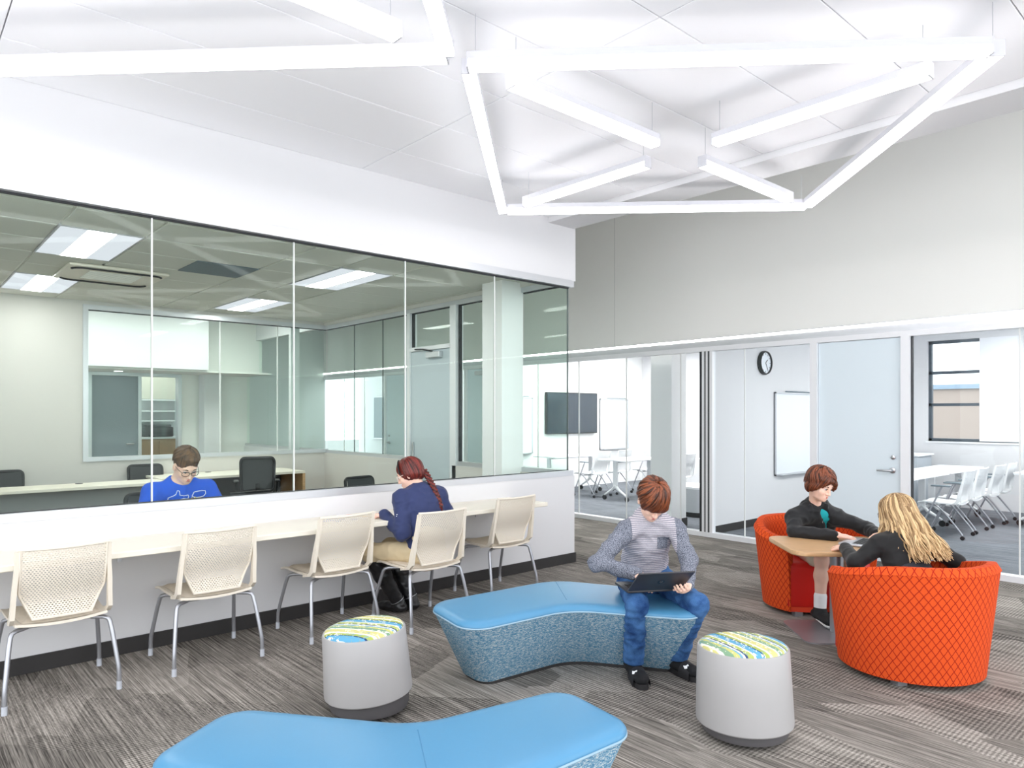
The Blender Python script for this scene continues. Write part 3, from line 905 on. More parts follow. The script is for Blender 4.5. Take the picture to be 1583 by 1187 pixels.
def bench(label, loc, top, bot, rt, rb, seam, H=0.44):
    t = thing('boomerang_bench', label, 'bench', (loc[0], loc[1], 0), group='blue boomerang benches')
    tp = rounded_poly([(x - loc[0], y - loc[1]) for x, y in top], rt, 8)
    bp = rounded_poly([(x - loc[0], y - loc[1]) for x, y in bot], rb, 8)
    assert len(tp) == len(bp)
    n = len(tp)
    zs = H - 0.035
    rings = []
    for k in range(7):
        f = k / 6
        rings.append([(bx + (tx - bx) * f, by + (ty - by) * f, 0.015 + (zs - 0.015) * f) for (tx, ty), (bx, by) in zip(tp, bp)])
    MB().loft(rings).build('upholstered_base', M['tweed'], t, smooth=40)
    MB().prism([(x * 0.97, y * 0.97) for x, y in bp], 0.0, 0.018).build('plinth', M['base'], t)
    # cushion: inset rings that puff up from the seam
    cen = Vector((sum(p[0] for p in tp) / n, sum(p[1] for p in tp) / n))
    def inset(d):
        out = []
        for i in range(n):
            p0, p1, p2 = Vector(tp[i - 1]), Vector(tp[i]), Vector(tp[(i + 1) % n])
            e1, e2 = (p1 - p0), (p2 - p1)
            nn = Vector((-e1.y, e1.x)).normalized() + Vector((-e2.y, e2.x)).normalized()
            if nn.length < 1e-6:
                nn = Vector((-e1.y, e1.x))
            nn.normalize()
            out.append(p1 + nn * d * sgn)
        return out
    area = sum(tp[i][0] * tp[(i + 1) % n][1] - tp[(i + 1) % n][0] * tp[i][1] for i in range(n))
    sgn = 1 if area > 0 else -1
    cr = []
    for d, z in ((0.004, zs), (-0.004, zs + 0.006), (-0.004, zs + 0.012), (0.004, zs + 0.022), (0.018, zs + 0.031), (0.04, zs + 0.036), (0.07, zs + 0.039)):
        cr.append([(p.x, p.y, z) for p in inset(d)])
    MB().loft(cr).build('seat_cushion', M['vinyl'], t, smooth=50)
    MB().tube([(p.x, p.y, zs) for p in inset(-0.002)] + [(inset(-0.002)[0].x, inset(-0.002)[0].y, zs)], 0.005, 6, caps=False).build('piping', M['piping'], t, smooth=60)
    a, b = [Vector((p[0] - loc[0], p[1] - loc[1], H + 0.0032)) for p in seam]
    MB().tube([a.lerp(b, 0.13), a.lerp(b, 0.84)], 0.0022, 5).build('seat_seam', mat('seam thread blue', (66, 122, 160), 0.7), t)
    return t

# top and bottom outlines, both traced in the same order round the bench
bench('blue boomerang bench the boy with the laptop sits on', (2.95, 3.0),
      [(2.29, 2.90), (2.99, 2.845), (3.385, 2.22), (3.80, 2.50), (3.38, 3.36), (2.40, 3.44)],
      [(2.55, 3.10), (3.20, 3.045), (3.57, 2.47), (3.76, 2.60), (3.37, 3.31), (2.58, 3.38)],
      [0.13, 0.30, 0.12, 0.14, 0.30, 0.16], [0.09, 0.30, 0.10, 0.10, 0.30, 0.10], ((2.99, 2.845), (3.38, 3.36)))
bench('blue boomerang bench in the foreground, cut by the lower edge', (1.3, 1.95),
      [(2.02, 1.585), (2.08, 2.01), (1.44, 2.13), (1.00, 2.72), (0.60, 2.46), (1.16, 1.62)],
      [(1.86, 1.70), (1.90, 1.91), (1.38, 2.02), (0.98, 2.52), (0.78, 2.40), (1.22, 1.76)],
      [0.12, 0.12, 0.30, 0.13, 0.13, 0.30], [0.09, 0.09, 0.30, 0.10, 0.10, 0.30], ((1.44, 2.13), (1.16, 1.62)))

# ---------------------------------------------------------------- wobble stools
def stripe_fabric(name, rot, seed):
    m, nt, b = _nt(name)
    b.inputs['Roughness'].default_value = 0.85
    b.inputs['Specular IOR Level'].default_value = 0.15
    tc = N(nt, 'ShaderNodeTexCoord')
    mp = N(nt, 'ShaderNodeMapping')
    mp.inputs['Rotation'].default_value = (0, 0, rot)
    mp.inputs['Location'].default_value = (seed, 0, 0)
    nt.links.new(tc.outputs['Object'], mp.inputs['Vector'])
    sp = N(nt, 'ShaderNodeSeparateXYZ')
    nt.links.new(mp.outputs['Vector'], sp.inputs[0])
    ml = N(nt, 'ShaderNodeMath', operation='MULTIPLY')
    ml.inputs[1].default_value = 1 / 0.23
    nt.links.new(sp.outputs['X'], ml.inputs[0])
    fr = N(nt, 'ShaderNodeMath', operation='FRACT')
    nt.links.new(ml.outputs[0], fr.inputs[0])
    r = N(nt, 'ShaderNodeValToRGB')
    r.color_ramp.interpolation = 'CONSTANT'
    cols = [(0.0, (168, 178, 100)), (0.10, (222, 222, 212)), (0.14, (96, 158, 192)), (0.30, (44, 66, 110)), (0.33, (164, 176, 92)), (0.42, (222, 222, 212)), (0.48, (200, 194, 128)), (0.64, (222, 222, 212)), (0.69, (124, 156, 128)), (0.80, (190, 190, 118)), (0.88, (108, 162, 194)), (0.92, (222, 222, 212)), (0.96, (60, 78, 120))]
    e = r.color_ramp.elements
    e[0].position, e[0].color = cols[0][0], (*lin(cols[0][1]), 1)
    e[1].position, e[1].color = cols[-1][0], (*lin(cols[-1][1]), 1)
    for p, c in cols[1:-1]:
        k = e.new(p)
        k.color = (*lin(c), 1)
    nt.links.new(fr.outputs[0], r.inputs['Fac'])
    # dashes woven across the stripes
    mp2 = N(nt, 'ShaderNodeMapping')
    mp2.inputs['Scale'].default_value = (130, 52, 1)
    nt.links.new(mp.outputs['Vector'], mp2.inputs['Vector'])
    n = N(nt, 'ShaderNodeTexNoise')
    n.inputs['Scale'].default_value = 1.0
    n.inputs['Detail'].default_value = 1
    nt.links.new(mp2.outputs['Vector'], n.inputs['Vector'])
    gt = N(nt, 'ShaderNodeMath', operation='GREATER_THAN')
    gt.inputs[1].default_value = 0.61
    nt.links.new(n.outputs['Fac'], gt.inputs[0])
    mx = N(nt, 'ShaderNodeMix', data_type='RGBA')
    nt.links.new(gt.outputs[0], mx.inputs['Factor'])
    nt.links.new(r.outputs['Color'], mx.inputs['A'])
    n2 = N(nt, 'ShaderNodeTexNoise')
    n2.inputs['Scale'].default_value = 9
    nt.links.new(mp.outputs['Vector'], n2.inputs['Vector'])
    r2 = N(nt, 'ShaderNodeValToRGB')
    r2.color_ramp.interpolation = 'CONSTANT'
    r2.color_ramp.elements[0].color = (*lin((236, 234, 214)), 1)
    r2.color_ramp.elements[1].color = (*lin((120, 160, 170)), 1)
    r2.color_ramp.elements[1].position = 0.52
    nt.links.new(n2.outputs['Fac'], r2.inputs['Fac'])
    nt.links.new(r2.outputs['Color'], mx.inputs['B'])
    nt.links.new(mx.outputs['Result'], b.inputs['Base Color'])
    return m

M['stool'] = mat('stool shell warm white', (168, 166, 166), 0.42, spec=0.4)
M['stoolb'] = mat('stool base graphite', (84, 82, 84), 0.55)

def stool(label, x, y, tilt_dir, tilt, frot, seed, lift):
    t = thing('wobble_stool', label, 'stool', (x, y, 0), group='round wobble stools')
    base = MB().lathe([(0.02, 0.0), (0.10, 0.0), (0.165, 0.010), (0.200, 0.026), (0.206, 0.045), (0.206, 0.14)], 48)
    base.build('base', M['stoolb'], t, smooth=35)
    ax = Vector((math.cos(tilt_dir), math.sin(tilt_dir), 0))
    rot = Matrix.Translation((0, 0, 0.07)) @ Matrix.Rotation(tilt, 4, Vector((0, 0, 1)).cross(ax)) @ Matrix.Translation((0, 0, -0.07))
    MB().lathe([(0.19, lift), (0.222, lift), (0.227, lift + 0.006), (0.228, lift + 0.02), (0.222, 0.25), (0.215, 0.415), (0.211, 0.424), (0.203, 0.424), (0.203, 0.41)], 64).xf(rot).build('shell', M['stool'], t, smooth=35)
    MB().lathe([(0.203, 0.414), (0.204, 0.424), (0.198, 0.434), (0.17, 0.443), (0.10, 0.448), (0.0001, 0.449)], 48).xf(rot).build('seat_cushion', stripe_fabric('striped weave %d' % int(seed * 100), frot, seed), t, smooth=60)
stool('round stool with striped seat between the two blue benches', 1.915, 3.265, math.atan2(0.45, -0.9), 0.075, -0.45, 0.02, 0.095)
stool('round stool with striped seat right of the seated boy', 3.125, 1.805, math.atan2(-0.9, -0.3), -0.03, 0.35, 0.11, 0.066)

# ---------------------------------------------------------------- orange tub chairs
def net_fabric(name, base, line):
    """orange weave with a net of wavy red lozenges (UV driven)"""
    m, nt, b = _nt(name)
    b.inputs['Roughness'].default_value = 0.85
    b.inputs['Specular IOR Level'].default_value = 0.15
    tc = N(nt, 'ShaderNodeTexCoord')
    sp = N(nt, 'ShaderNodeSeparateXYZ')
    nt.links.new(tc.outputs['UV'], sp.inputs[0])
    def mth(op, a, bb=None):
        n = N(nt, 'ShaderNodeMath', operation=op)
        for i, x in enumerate((a, bb)):
            if x is None:
                continue
            if hasattr(x, 'is_linked'):
                nt.links.new(x, n.inputs[i])
            else:
                n.inputs[i].default_value = x
        return n.outputs[0]
    ns = N(nt, 'ShaderNodeTexNoise')
    ns.inputs['Scale'].default_value = 26
    nt.links.new(tc.outputs['UV'], ns.inputs['Vector'])
    wob = mth('MULTIPLY', mth('SUBTRACT', ns.outputs['Fac'], 0.5), 0.5)
    u = mth('MULTIPLY', sp.outputs['X'], 1 / 0.044)
    v = mth('ADD', mth('MULTIPLY', sp.outputs['Y'], 1 / 0.030), wob)
    # zigzag rows: each row's line follows a triangle wave, alternate rows shifted
    row = mth('FLOOR', v)
    par = mth('MULTIPLY', mth('MODULO', mth('ADD', row, 400.0), 2.0), 0.5)
    tri = mth('MULTIPLY', mth('ABSOLUTE', mth('SUBTRACT', mth('FRACT', mth('ADD', u, par)), 0.5)), 2.0)
    fv = mth('FRACT', v)
    d1 = mth('ABSOLUTE', mth('SUBTRACT', fv, tri))
    lnm = mth('LESS_THAN', d1, 0.125)
    mx = N(nt, 'ShaderNodeMix', data_type='RGBA')
    nt.links.new(lnm, mx.inputs['Factor'])
    mx.inputs['A'].default_value = (*lin(base), 1)
    mx.inputs['B'].default_value = (*lin(line), 1)
    nt.links.new(mx.outputs['Result'], b.inputs['Base Color'])
    bp = N(nt, 'ShaderNodeBump')
    bp.inputs['Strength'].default_value = 0.25
    bp.inputs['Distance'].default_value = 0.003
    bp.invert = True
    nt.links.new(lnm, bp.inputs['Height'])
    nt.links.new(bp.outputs['Normal'], b.inputs['Normal'])
    return m
M['orange'] = net_fabric('orange net weave', (214, 82, 34), (156, 34, 20))
M['redvinyl'] = mat('red vinyl', (196, 30, 22), 0.4, spec=0.45)

def tub_chair(label, x, y, rz):
    """tub chair facing +Y: wrap-round shell, red seat block, low feet"""
    t = thing('tub_chair', label, 'armchair', (x, y, 0), rz, group='orange tub chairs')
    NA = 56
    me_v, me_f, uvs = [], [], []
    # plan path: superellipse round the back, straight-ish arms to the front
    path = []
    for k in range(NA + 1):
        f = k / NA
        s = f * 2 - 1                                  # -1 left arm front, 0 back, 1 right arm front
        ang = -PI / 2 + s * math.radians(128)
        px, py = math.cos(ang), math.sin(ang)
        path.append((px, py))
    rows = [('o', 0.035), ('o', 0.12), ('o', 0.24), ('o', 0.36), ('o', 0.48), ('o', 0.58), ('t', 0.0), ('t', 0.35), ('t', 0.7), ('t', 1.0), ('i', 0.6), ('i', 0.45), ('i', 0.30)]
    arc = [0.0]
    for k in range(NA):
        arc.append(arc[-1] + 0.43 * math.hypot(path[k + 1][0] - path[k][0], path[k + 1][1] - path[k][1]))
    for k in range(NA + 1):
        px, py = path[k]
        s = abs(k / NA * 2 - 1)
        rim = 0.70 - 0.095 * (0.5 - 0.5 * math.cos(PI * min(1, max(0, (s - 0.25) / 0.75)))) - 0.02 * max(0, (s - 0.9) / 0.1)
        sc = 0.385
        for kind, h in rows:
            if kind == 'o':
                zz = 0.035 + (h - 0.035) / (0.58 - 0.035) * (rim - 0.045 - 0.035)
                r = sc + 0.070 * (zz / 0.65)
            elif kind == 't':
                a = h * PI
                zz = rim - 0.045 + 0.045 * math.sin(a) ** 0.8 if 0 < h < 1 else rim - 0.045
                r = sc + 0.070 * (rim / 0.65) - 0.045 * (1 - math.cos(a))
            else:
                zz = 0.30 + (h - 0.30) / 0.30 * (rim - 0.045 - 0.32)
                r = sc + 0.070 * (rim / 0.65) - 0.09
            me_v.append((px * r * 1.03, py * r, zz))
            uvs.append((arc[k], {'o': zz, 't': rim + h * 0.09, 'i': 0.8 + (rim - zz)}[kind]))
    nr = len(rows)
    for k in range(NA):
        for j in range(nr - 1):
            me_f.append((k * nr + j, (k + 1) * nr + j, (k + 1) * nr + j + 1, k * nr + j + 1))
    me_f.append(tuple(range(nr)))
    me_f.append(tuple(range(NA * nr + nr - 1, NA * nr - 1, -1)))
    mb = MB()
    mb.add(me_v, me_f)
    o = mb.build('shell', M['orange'], t, smooth=55)
    uv = o.data.uv_layers.new(name='UVMap')
    for lp in o.data.loops:
        uv.data[lp.index].uv = uvs[lp.vertex_index]
    # seat block
    out = []
    for k in range(21):
        ang = -PI / 2 + (k / 20 * 2 - 1) * math.radians(118)
        out.append((math.cos(ang) * 0.375, math.sin(ang) * 0.36))
    out += [(0.335, 0.235), (0.20, 0.268), (0.0, 0.275), (-0.20, 0.268), (-0.335, 0.235)]
    rings = [[(px * q, py * q, zz) for px, py in out] for q, zz in ((0.985, 0.075), (1.0, 0.09), (1.0, 0.36), (0.985, 0.39), (0.94, 0.405), (0.80, 0.412))]
    MB().loft(rings).build('seat_cushion', M['redvinyl'], t, smooth=50)
    MB().prism([(px * 0.97, py * 0.97) for px, py in out], 0.035, 0.075).build('seat_base', mat('red fabric base', (214, 62, 28), 0.8), t)
    for ang in (40, 140, 220, 320):
        MB().box(-0.03, 0.03, -0.03, 0.03, 0, 0.036).xf(Matrix.Translation((0.33 * math.cos(math.radians(ang)), 0.33 * math.sin(math.radians(ang)), 0))).build('foot', M['leg'], t)
    return t
def face(fx, fy):
    return math.atan2(fy, fx) - PI / 2
tub_chair('orange tub chair the boy in the black jacket sits in', 5.585, 2.60, face(-0.617, -0.787))
tub_chair('orange tub chair seen from behind, with the blonde woman', 4.68, 1.60, face(0.5, 0.866))
tub_chair('orange tub chair glimpsed through the far office window', 4.45, 12.15, 0.4).scale = (1, 1, 1.28)

# table between them
t = thing('pedestal_table', 'oak topped pedestal table between the orange chairs', 'table', (5.05, 2.20, 0), math.atan2(-0.70, 0.71))
poly = rounded_poly([(-0.40, -0.32), (0.40, -0.32), (0.40, 0.30), (-0.40, 0.30)], 0.09, 6)
MB().loft([[(x * q, y * q, z) for x, y in poly] for q, z in ((0.985, 0.598), (1.0, 0.604), (1.0, 0.628), (0.995, 0.631))]).build('table_top', M['woodlt'], t, smooth=40)
MB().lathe([(0.045, 0.006), (0.045, 0.60)], 24).build('post', M['leg'], t, smooth=40)
MB().lathe([(0.11, 0.588), (0.11, 0.598)], 24).build('top_plate', M['leg'], t)
pb = rounded_poly([(-0.30, -0.27), (0.26, -0.27), (0.26, 0.27), (-0.30, 0.27)], 0.07, 5)
MB().prism(pb, 0, 0.010).build('base_plate', mat('base plate grey metal', (168, 166, 172), 0.35, metal=0.6), t)
# ================================================================ OFFICE FURNITURE
t = thing('wall_desk', 'long cream desk along the office back wall, left part', 'desk', (0, 9.8, 0))
MB().rbox(-2.55, 2.62, -0.64, -0.10, 0.69, 0.725, 0.004, 1).build('worktop', M['cream'], t)
for x in (-2.5, 0.0, 2.58):
    MB().box(x - 0.02, x + 0.02, -0.60, -0.14, 0, 0.69).build('support_panel', M['cream'], t)
MB().box(-2.5, 2.58, -0.30, -0.27, 0.15, 0.69).build('modesty_panel', mat('modesty panel grey', (150, 152, 152), 0.6), t)
for x in (0.9, 1.75):
    MB().lathe([(0.04, 0.725), (0.04, 0.729)], 16, (x, -0.2, 0)).build('cable_grommet', M['mesh'], t)
t = thing('wall_desk', 'cream desk with oak end panel in the office corner', 'desk', (3.65, 10.03, 0))
MB().rbox(-1.0, 0.94, -0.41, 0.41, 0.69, 0.725, 0.004, 1).build('worktop', M['cream'], t)
MB().box(0.90, 0.94, -0.41, 0.41, 0, 0.69).build('end_panel', M['woodlt'], t)
MB().rbox(-0.96, -0.52, -0.36, 0.36, 0.02, 0.688, 0.004, 1).build('pedestal', M['wooddk'], t)
for zz in (0.03, 0.25, 0.47):
    MB().rbox(-0.95, -0.53, -0.375, -0.36, zz, zz + 0.205, 0.003, 1).build('drawer_front', M['wooddk'], t)
MB().box(-0.5, 0.88, 0.30, 0.32, 0.2, 0.69).build('modesty_panel', mat('modesty panel charcoal', (70, 70, 72), 0.6), t)
MB().lathe([(0.04, 0.725), (0.04, 0.729)], 16, (-0.2, 0.25, 0)).build('cable_grommet', M['mesh'], t)
t = thing('work_counter', 'cream counter inside the office against the glass', 'counter', (0, 5.6, 0))
MB().rbox(-2.15, 3.6, -0.40, -0.07, 0.705, 0.74, 0.004, 1).build('worktop', M['cream'], t)
for x in (-2.0, 0.5, 3.55):
    MB().box(x - 0.02, x + 0.02, -0.36, -0.10, 0, 0.705).build('support_panel', M['cream'], t)

def task_chair():
    t = thing('task_chair', 'x', 'office chair', group='black mesh task chairs')
    # chair faces +Y
    MB().rbox(-0.25, 0.25, -0.24, 0.25, 0.44, 0.52, 0.035, 3).build('seat', M['black'], t, smooth=50)
    fr = MB()
    def yb(z):
        return -0.25 - (z - 0.5) * 0.16 + 0.03 * math.sin((z - 0.5) * 5)
    out = rounded_poly([(-0.235, 0.56), (0.235, 0.56), (0.245, 1.0), (-0.245, 1.0)], 0.06, 5)
    fr.tube([(x, yb(z), z) for x, z in out] + [(out[0][0], yb(out[0][1]), out[0][1])], 0.022, 8, caps=False)
    b = fr.build('back_frame', M['black'], t, smooth=60)
    MB().grid(lambda u, v: ((u * 2 - 1) * 0.225, yb(0.57 + v * 0.42) + 0.004 + 0.02 * (2 * u - 1) ** 2, 0.57 + v * 0.42), 8, 8, (0, -0.004, 0)).build('back_mesh', M['mesh'], b, smooth=60)
    MB().tube([(0, -0.15, 0.44), (0, -0.27, 0.50), (0, -0.29, 0.66)], 0.028, 8, flat=0.6).build('back_upright', M['black'], t, smooth=50)
    for s in (-1, 1):
        a = MB().tube(bend([(s * 0.22, 0.0, 0.45), (s * 0.30, 0.0, 0.47), (s * 0.305, -0.02, 0.66)]), 0.016, 8).build('arm_post', M['black'], t, smooth=60)
        MB().rbox(s * 0.305 - 0.04, s * 0.305 + 0.04, -0.13, 0.12, 0.66, 0.69, 0.014, 2).build('arm_pad', M['black'], a, smooth=50)
    MB().lathe([(0.028, 0.09), (0.028, 0.30), (0.022, 0.30), (0.022, 0.44)], 16).build('gas_lift', M['black'], t, smooth=40)
    for k in range(5):
        a = 2 * PI * k / 5 + 0.3
        c, s = math.cos(a), math.sin(a)
        l = MB().tube([(0, 0, 0.105), (c * 0.16, s * 0.16, 0.10), (c * 0.30, s * 0.30, 0.075)], [0.03, 0.024, 0.016], 8).build('base_arm', M['black'], t, smooth=60)
        MB().tube([(c * 0.30 - s * 0.022, s * 0.30 + c * 0.022, 0.03), (c * 0.30 + s * 0.022, s * 0.30 - c * 0.022, 0.03)], 0.03, 12).build('caster', M['black'], l, smooth=40)
    return t
tc0 = task_chair()
for i, (x, y, a, sz, lb) in enumerate(((1.10, 10.06, PI + 0.05, 0.86, 'black mesh task chair behind the long desk, by the left edge'),
                                       (2.64, 10.08, PI - 0.05, 0.86, 'black mesh task chair behind the long desk, left of the man'),
                                       (3.72, 9.22, -0.35, 0.98, 'black mesh task chair at the oak ended corner desk'),
                                       (4.30, 7.25, PI + 0.15, 0.79, 'black mesh task chair low behind the glass, left of the woman'),
                                       (1.69, 6.02, PI + 0.1, 0.90, 'black task chair the man in the blue shirt sits on'))):
    o = tc0 if i == 0 else copy_tree(tc0)
    o.location = (x, y, 0)
    o.rotation_euler = (0, 0, a)
    o.scale = (0.84, 0.84, sz)
    o['label'] = lb

# ================================================================ CLASSROOM FURNITURE
def nesting_chair():
    t = thing('nesting_chair', 'x', 'chair', group='white nesting chairs')
    chair_shell(t, M['shellw'], M['shellp'], M['shellw'])
    for sx in (-1, 1):
        rear = MB().tube(bend([(sx * 0.20, 0.16, 0.41), (sx * 0.225, 0.02, 0.40), (sx * 0.235, -0.20, 0.12), (sx * 0.235, -0.24, 0.055)]), 0.011, 7).build('leg', M['leg'], t, smooth=60)
        front = MB().tube(bend([(sx * 0.245, -0.02, 0.64), (sx * 0.255, 0.06, 0.45), (sx * 0.265, 0.22, 0.10), (sx * 0.265, 0.235, 0.055)]), 0.011, 7).build('leg', M['leg'], t, smooth=60)
        for par, (cx_, cy_) in ((rear, (sx * 0.235, -0.24)), (front, (sx * 0.265, 0.235))):
            MB().tube([(cx_ - 0.014, cy_, 0.025), (cx_ + 0.014, cy_, 0.025)], 0.025, 10).build('caster', M['black'], par, smooth=40)
        MB().rbox(sx * 0.255 - 0.022, sx * 0.255 + 0.022, -0.12, 0.10, 0.64, 0.66, 0.008, 2).build('arm_rest', M['slate'], t, smooth=50)
    MB().tube([(-0.22, 0.02, 0.402), (0.22, 0.02, 0.402)], 0.010, 7).build('cross_bar', M['leg'], t, smooth=60)
    return t

def flip_table(label, x, y, rz, L=1.5, D=0.62, g='white flip top tables'):
    t = thing('flip_table', label, 'table', (x, y, 0), rz, group=g)
    poly = rounded_poly([(-L / 2, -D / 2), (L / 2, -D / 2), (L / 2, D / 2), (-L / 2, D / 2)], 0.05, 4)
    MB().prism(poly, 0.712, 0.737).build('table_top', M['white'], t)
    for s in (-1, 1):
        xx = s * (L / 2 - 0.16)
        l = MB().obox((xx, 0, 0.47), (1, 0, 0), (0, 1, 0), (0, 0, 1), 0.02, 0.042, 0.245).build('leg_column', M['shellw'], t)
        for q in (-1, 1):
            f = MB().tube([(xx, 0, 0.27), (xx, q * 0.07, 0.20), (xx, q * 0.25, 0.09)], [0.032, 0.030, 0.02], 8, flat=0.8).build('foot_arm', M['shellw'], l, smooth=60)
            MB().tube([(xx - 0.014, q * 0.255, 0.042), (xx + 0.014, q * 0.255, 0.042)], 0.042, 14).build('caster', M['black'], l, smooth=40)
    MB().box(-L / 2 + 0.16, L / 2 - 0.16, -0.02, 0.02, 0.675, 0.712).build('cross_rail', M['slate'], t)
    return t

flip_table('white flip table under the wall screen, left of the first chairs', 10.15, 9.62, 0.0)
flip_table('white flip table with forked legs behind the seated boy', 10.25, 8.15, 0.0, L=1.3)
flip_table('white flip table beside the classroom column', 11.6, 7.1, 0.0)
flip_table('long white flip table nearest the storefront on the right', 10.28, 3.55, 0.0)
flip_table('long white flip table second from the storefront on the right', 11.85, 3.55, 0.0)
flip_table('white flip table at the right edge by the windows', 12.35, 2.35, 0.0)
nc0 = nesting_chair()
ncs = [(10.02, 8.92, 0.0, 'white nesting chair nearest the office corner in the left classroom'),
       (10.72, 8.98, 0.05, 'white nesting chair under the whiteboard in the left classroom'),
       (11.55, 8.75, 0.0, 'white nesting chair farthest back in the left classroom'),
       (10.55, 7.42, 0.1, 'white nesting chair right behind the boy, beside the column'),
       (11.6, 6.35, 0.0, 'white nesting chair glimpsed right of the classroom column'),
       (10.10, 3.02, 0.03, 'white nesting chair nearest the blonde woman in the right classroom'),
       (10.70, 3.03, 0.0, 'white nesting chair second from the blonde woman in the right classroom'),
       (11.45, 3.02, -0.04, 'white nesting chair third from the blonde woman in the right classroom'),
       (12.05, 3.02, 0.02, 'white nesting chair fourth from the blonde woman in the right classroom'),
       (12.35, 1.80, 0.1, 'white nesting chair cut by the right edge of the view')]
for i, (x, y, a, lb) in enumerate(ncs):
    o = nc0 if i == 0 else copy_tree(nc0)
    o.location = (x, y, 0)
    o.rotation_euler = (0, 0, a)
    o['label'] = lb

# wall screen
t = thing('wall_tv', 'large black screen hung on the left classroom wall', 'television', (10.85, 10.24, 1.56))
MB().rbox(-0.77, 0.77, -0.03, 0.03, -0.43, 0.43, 0.008, 2).build('bezel', M['black'], t)
MB().box(-0.75, 0.75, -0.034, -0.0295, -0.41, 0.41).build('display', M['screen'], t)
MB().box(-0.2, 0.2, 0.03, 0.06, -0.15, 0.15).build('wall_bracket', M['black'], t)
def whiteboard(label, x0, x1, y, z0, z1):
    t = thing('wall_whiteboard', label, 'whiteboard', ((x0 + x1) / 2, y, z0))
    w = (x1 - x0) / 2
    h = z1 - z0
    MB().box(-w, w, -0.012, 0.0, 0, h).build('writing_surface', M['whiteb'], t)
    MB().box(-w, -w + 0.02, -0.03, 0.0, 0, h).box(w - 0.02, w, -0.03, 0.0, 0, h).box(-w, w, -0.03, 0, h - 0.02, h).box(-w, w, -0.03, 0, 0, 0.02).build('frame', M['alu'], t)
    MB().box(-w * 0.85, w * 0.85, -0.08, -0.03, 0.0, 0.012).build('pen_tray', M['alu'], t)
    MB().tube([(-w * 0.55, -0.03, h + 0.012), (w * 0.8, -0.03, h + 0.012)], 0.009, 6).build('paper_rail', M['slate'], t)
    return t
whiteboard('white marker board beside the wall screen', 11.78, 12.75, 10.29, 0.76, 1.88)
whiteboard('white marker board below the wall clock', 9.55, 10.85, 5.049, 0.66, 1.86)
whiteboard('white marker board at the left of the wall screen', 8.6, 9.75, 10.29, 0.76, 1.88)
# clock
t = thing('wall_clock', 'round black rimmed wall clock on the dividing wall', 'clock', (9.25, 5.05, 2.262))
rx = Matrix.Rotation(PI / 2, 4, 'X')
MB().lathe([(0.165, 0.0), (0.170, 0.03), (0.160, 0.055), (0.148, 0.055), (0.146, 0.03)], 40).xf(rx).build('rim', M['black'], t, smooth=40)
fc = MB().lathe([(0.147, 0.028), (0.147, 0.034)], 40).xf(rx).build('dial', M['whiteb'], t)
for a, L in ((0.9, 0.07), (2.6, 0.11)):
    MB().obox((math.sin(a) * L / 2, -0.037, math.cos(a) * L / 2), (math.sin(a), 0, math.cos(a)), (0, 1, 0), (math.cos(a), 0, -math.sin(a)), L / 2, 0.002, 0.005).build('hand', M['black'], t)
for k in range(12):
    a = k * PI / 6
    MB().obox((math.sin(a) * 0.125, -0.036, math.cos(a) * 0.125), (math.sin(a), 0, math.cos(a)), (0, 1, 0), (math.cos(a), 0, -math.sin(a)), 0.012, 0.0015, 0.003).build('hour_mark', M['black'], t)
# cupboard by the windows and media cart
t = thing('low_cupboard', 'low grey cupboard with white top below the classroom window', 'cupboard', (12.75, 4.55, 0))
MB().rbox(-0.35, 0.35, -0.42, 0.42, 0.06, 0.86, 0.004, 1).build('body', mat('cupboard grey', (176, 184, 192), 0.5), t)
MB().rbox(-0.37, 0.37, -0.45, 0.45, 0.86, 0.89, 0.004, 1).build('top', M['white'], t)
for s in (-1, 1):
    d = MB().rbox(-0.362, -0.348, min(s * 0.01, s * 0.41), max(s * 0.01, s * 0.41), 0.08, 0.84, 0.003, 1).build('door', mat('cupboard door grey', (190, 197, 204), 0.5), t)
    MB().box(-0.375, -0.362, s * 0.05 - 0.006, s * 0.05 + 0.006, 0.45, 0.58).build('handle', M['chrome'], d)
MB().box(-0.33, 0.33, -0.40, 0.40, 0, 0.06).build('plinth', M['base'], t)
t = thing('media_cart', 'rounded grey media cart seen right of the classroom column', 'cart', (9.35, 6.28, 0))
pc = rounded_poly([(-0.3, -0.35), (0.3, -0.35), (0.3, 0.35), (-0.3, 0.35)], 0.16, 6)
MB().prism(pc, 0.07, 0.42).build('body', mat('cart grey', (190, 194, 198), 0.5), t, smooth=40)
MB().prism([(x * 1.03, y * 1.03) for x, y in pc], 0.42, 0.45).build('top', M['white'], t, smooth=40)
MB().prism([(x * 0.97, y * 0.97) for x, y in pc], 0.0, 0.07).build('plinth', M['black'], t, smooth=40)
t = thing('wall_board', 'plain grey pinboard in the room at the corridor end', 'board', (9.19, 14.3, 0.95))
MB().box(-0.025, 0.005, -0.9, 1.1, 0, 1.0).build('panel', mat('pinboard grey', (150, 158, 164), 0.8), t)
MB().box(-0.03, 0.005, -0.92, -0.9, -0.02, 1.02).box(-0.03, 0.005, 1.1, 1.12, -0.02, 1.02).box(-0.03, 0.005, -0.92, 1.12, 1.0, 1.02).box(-0.03, 0.005, -0.92, 1.12, -0.02, 0.0).build('frame', M['alu'], t)
o = copy_tree(nc0)
o.location = (8.5, 13.35, 0)
o.rotation_euler = (0, 0, 1.2)
o['label'] = 'nesting chair in front of the grey pinboard beyond the office'
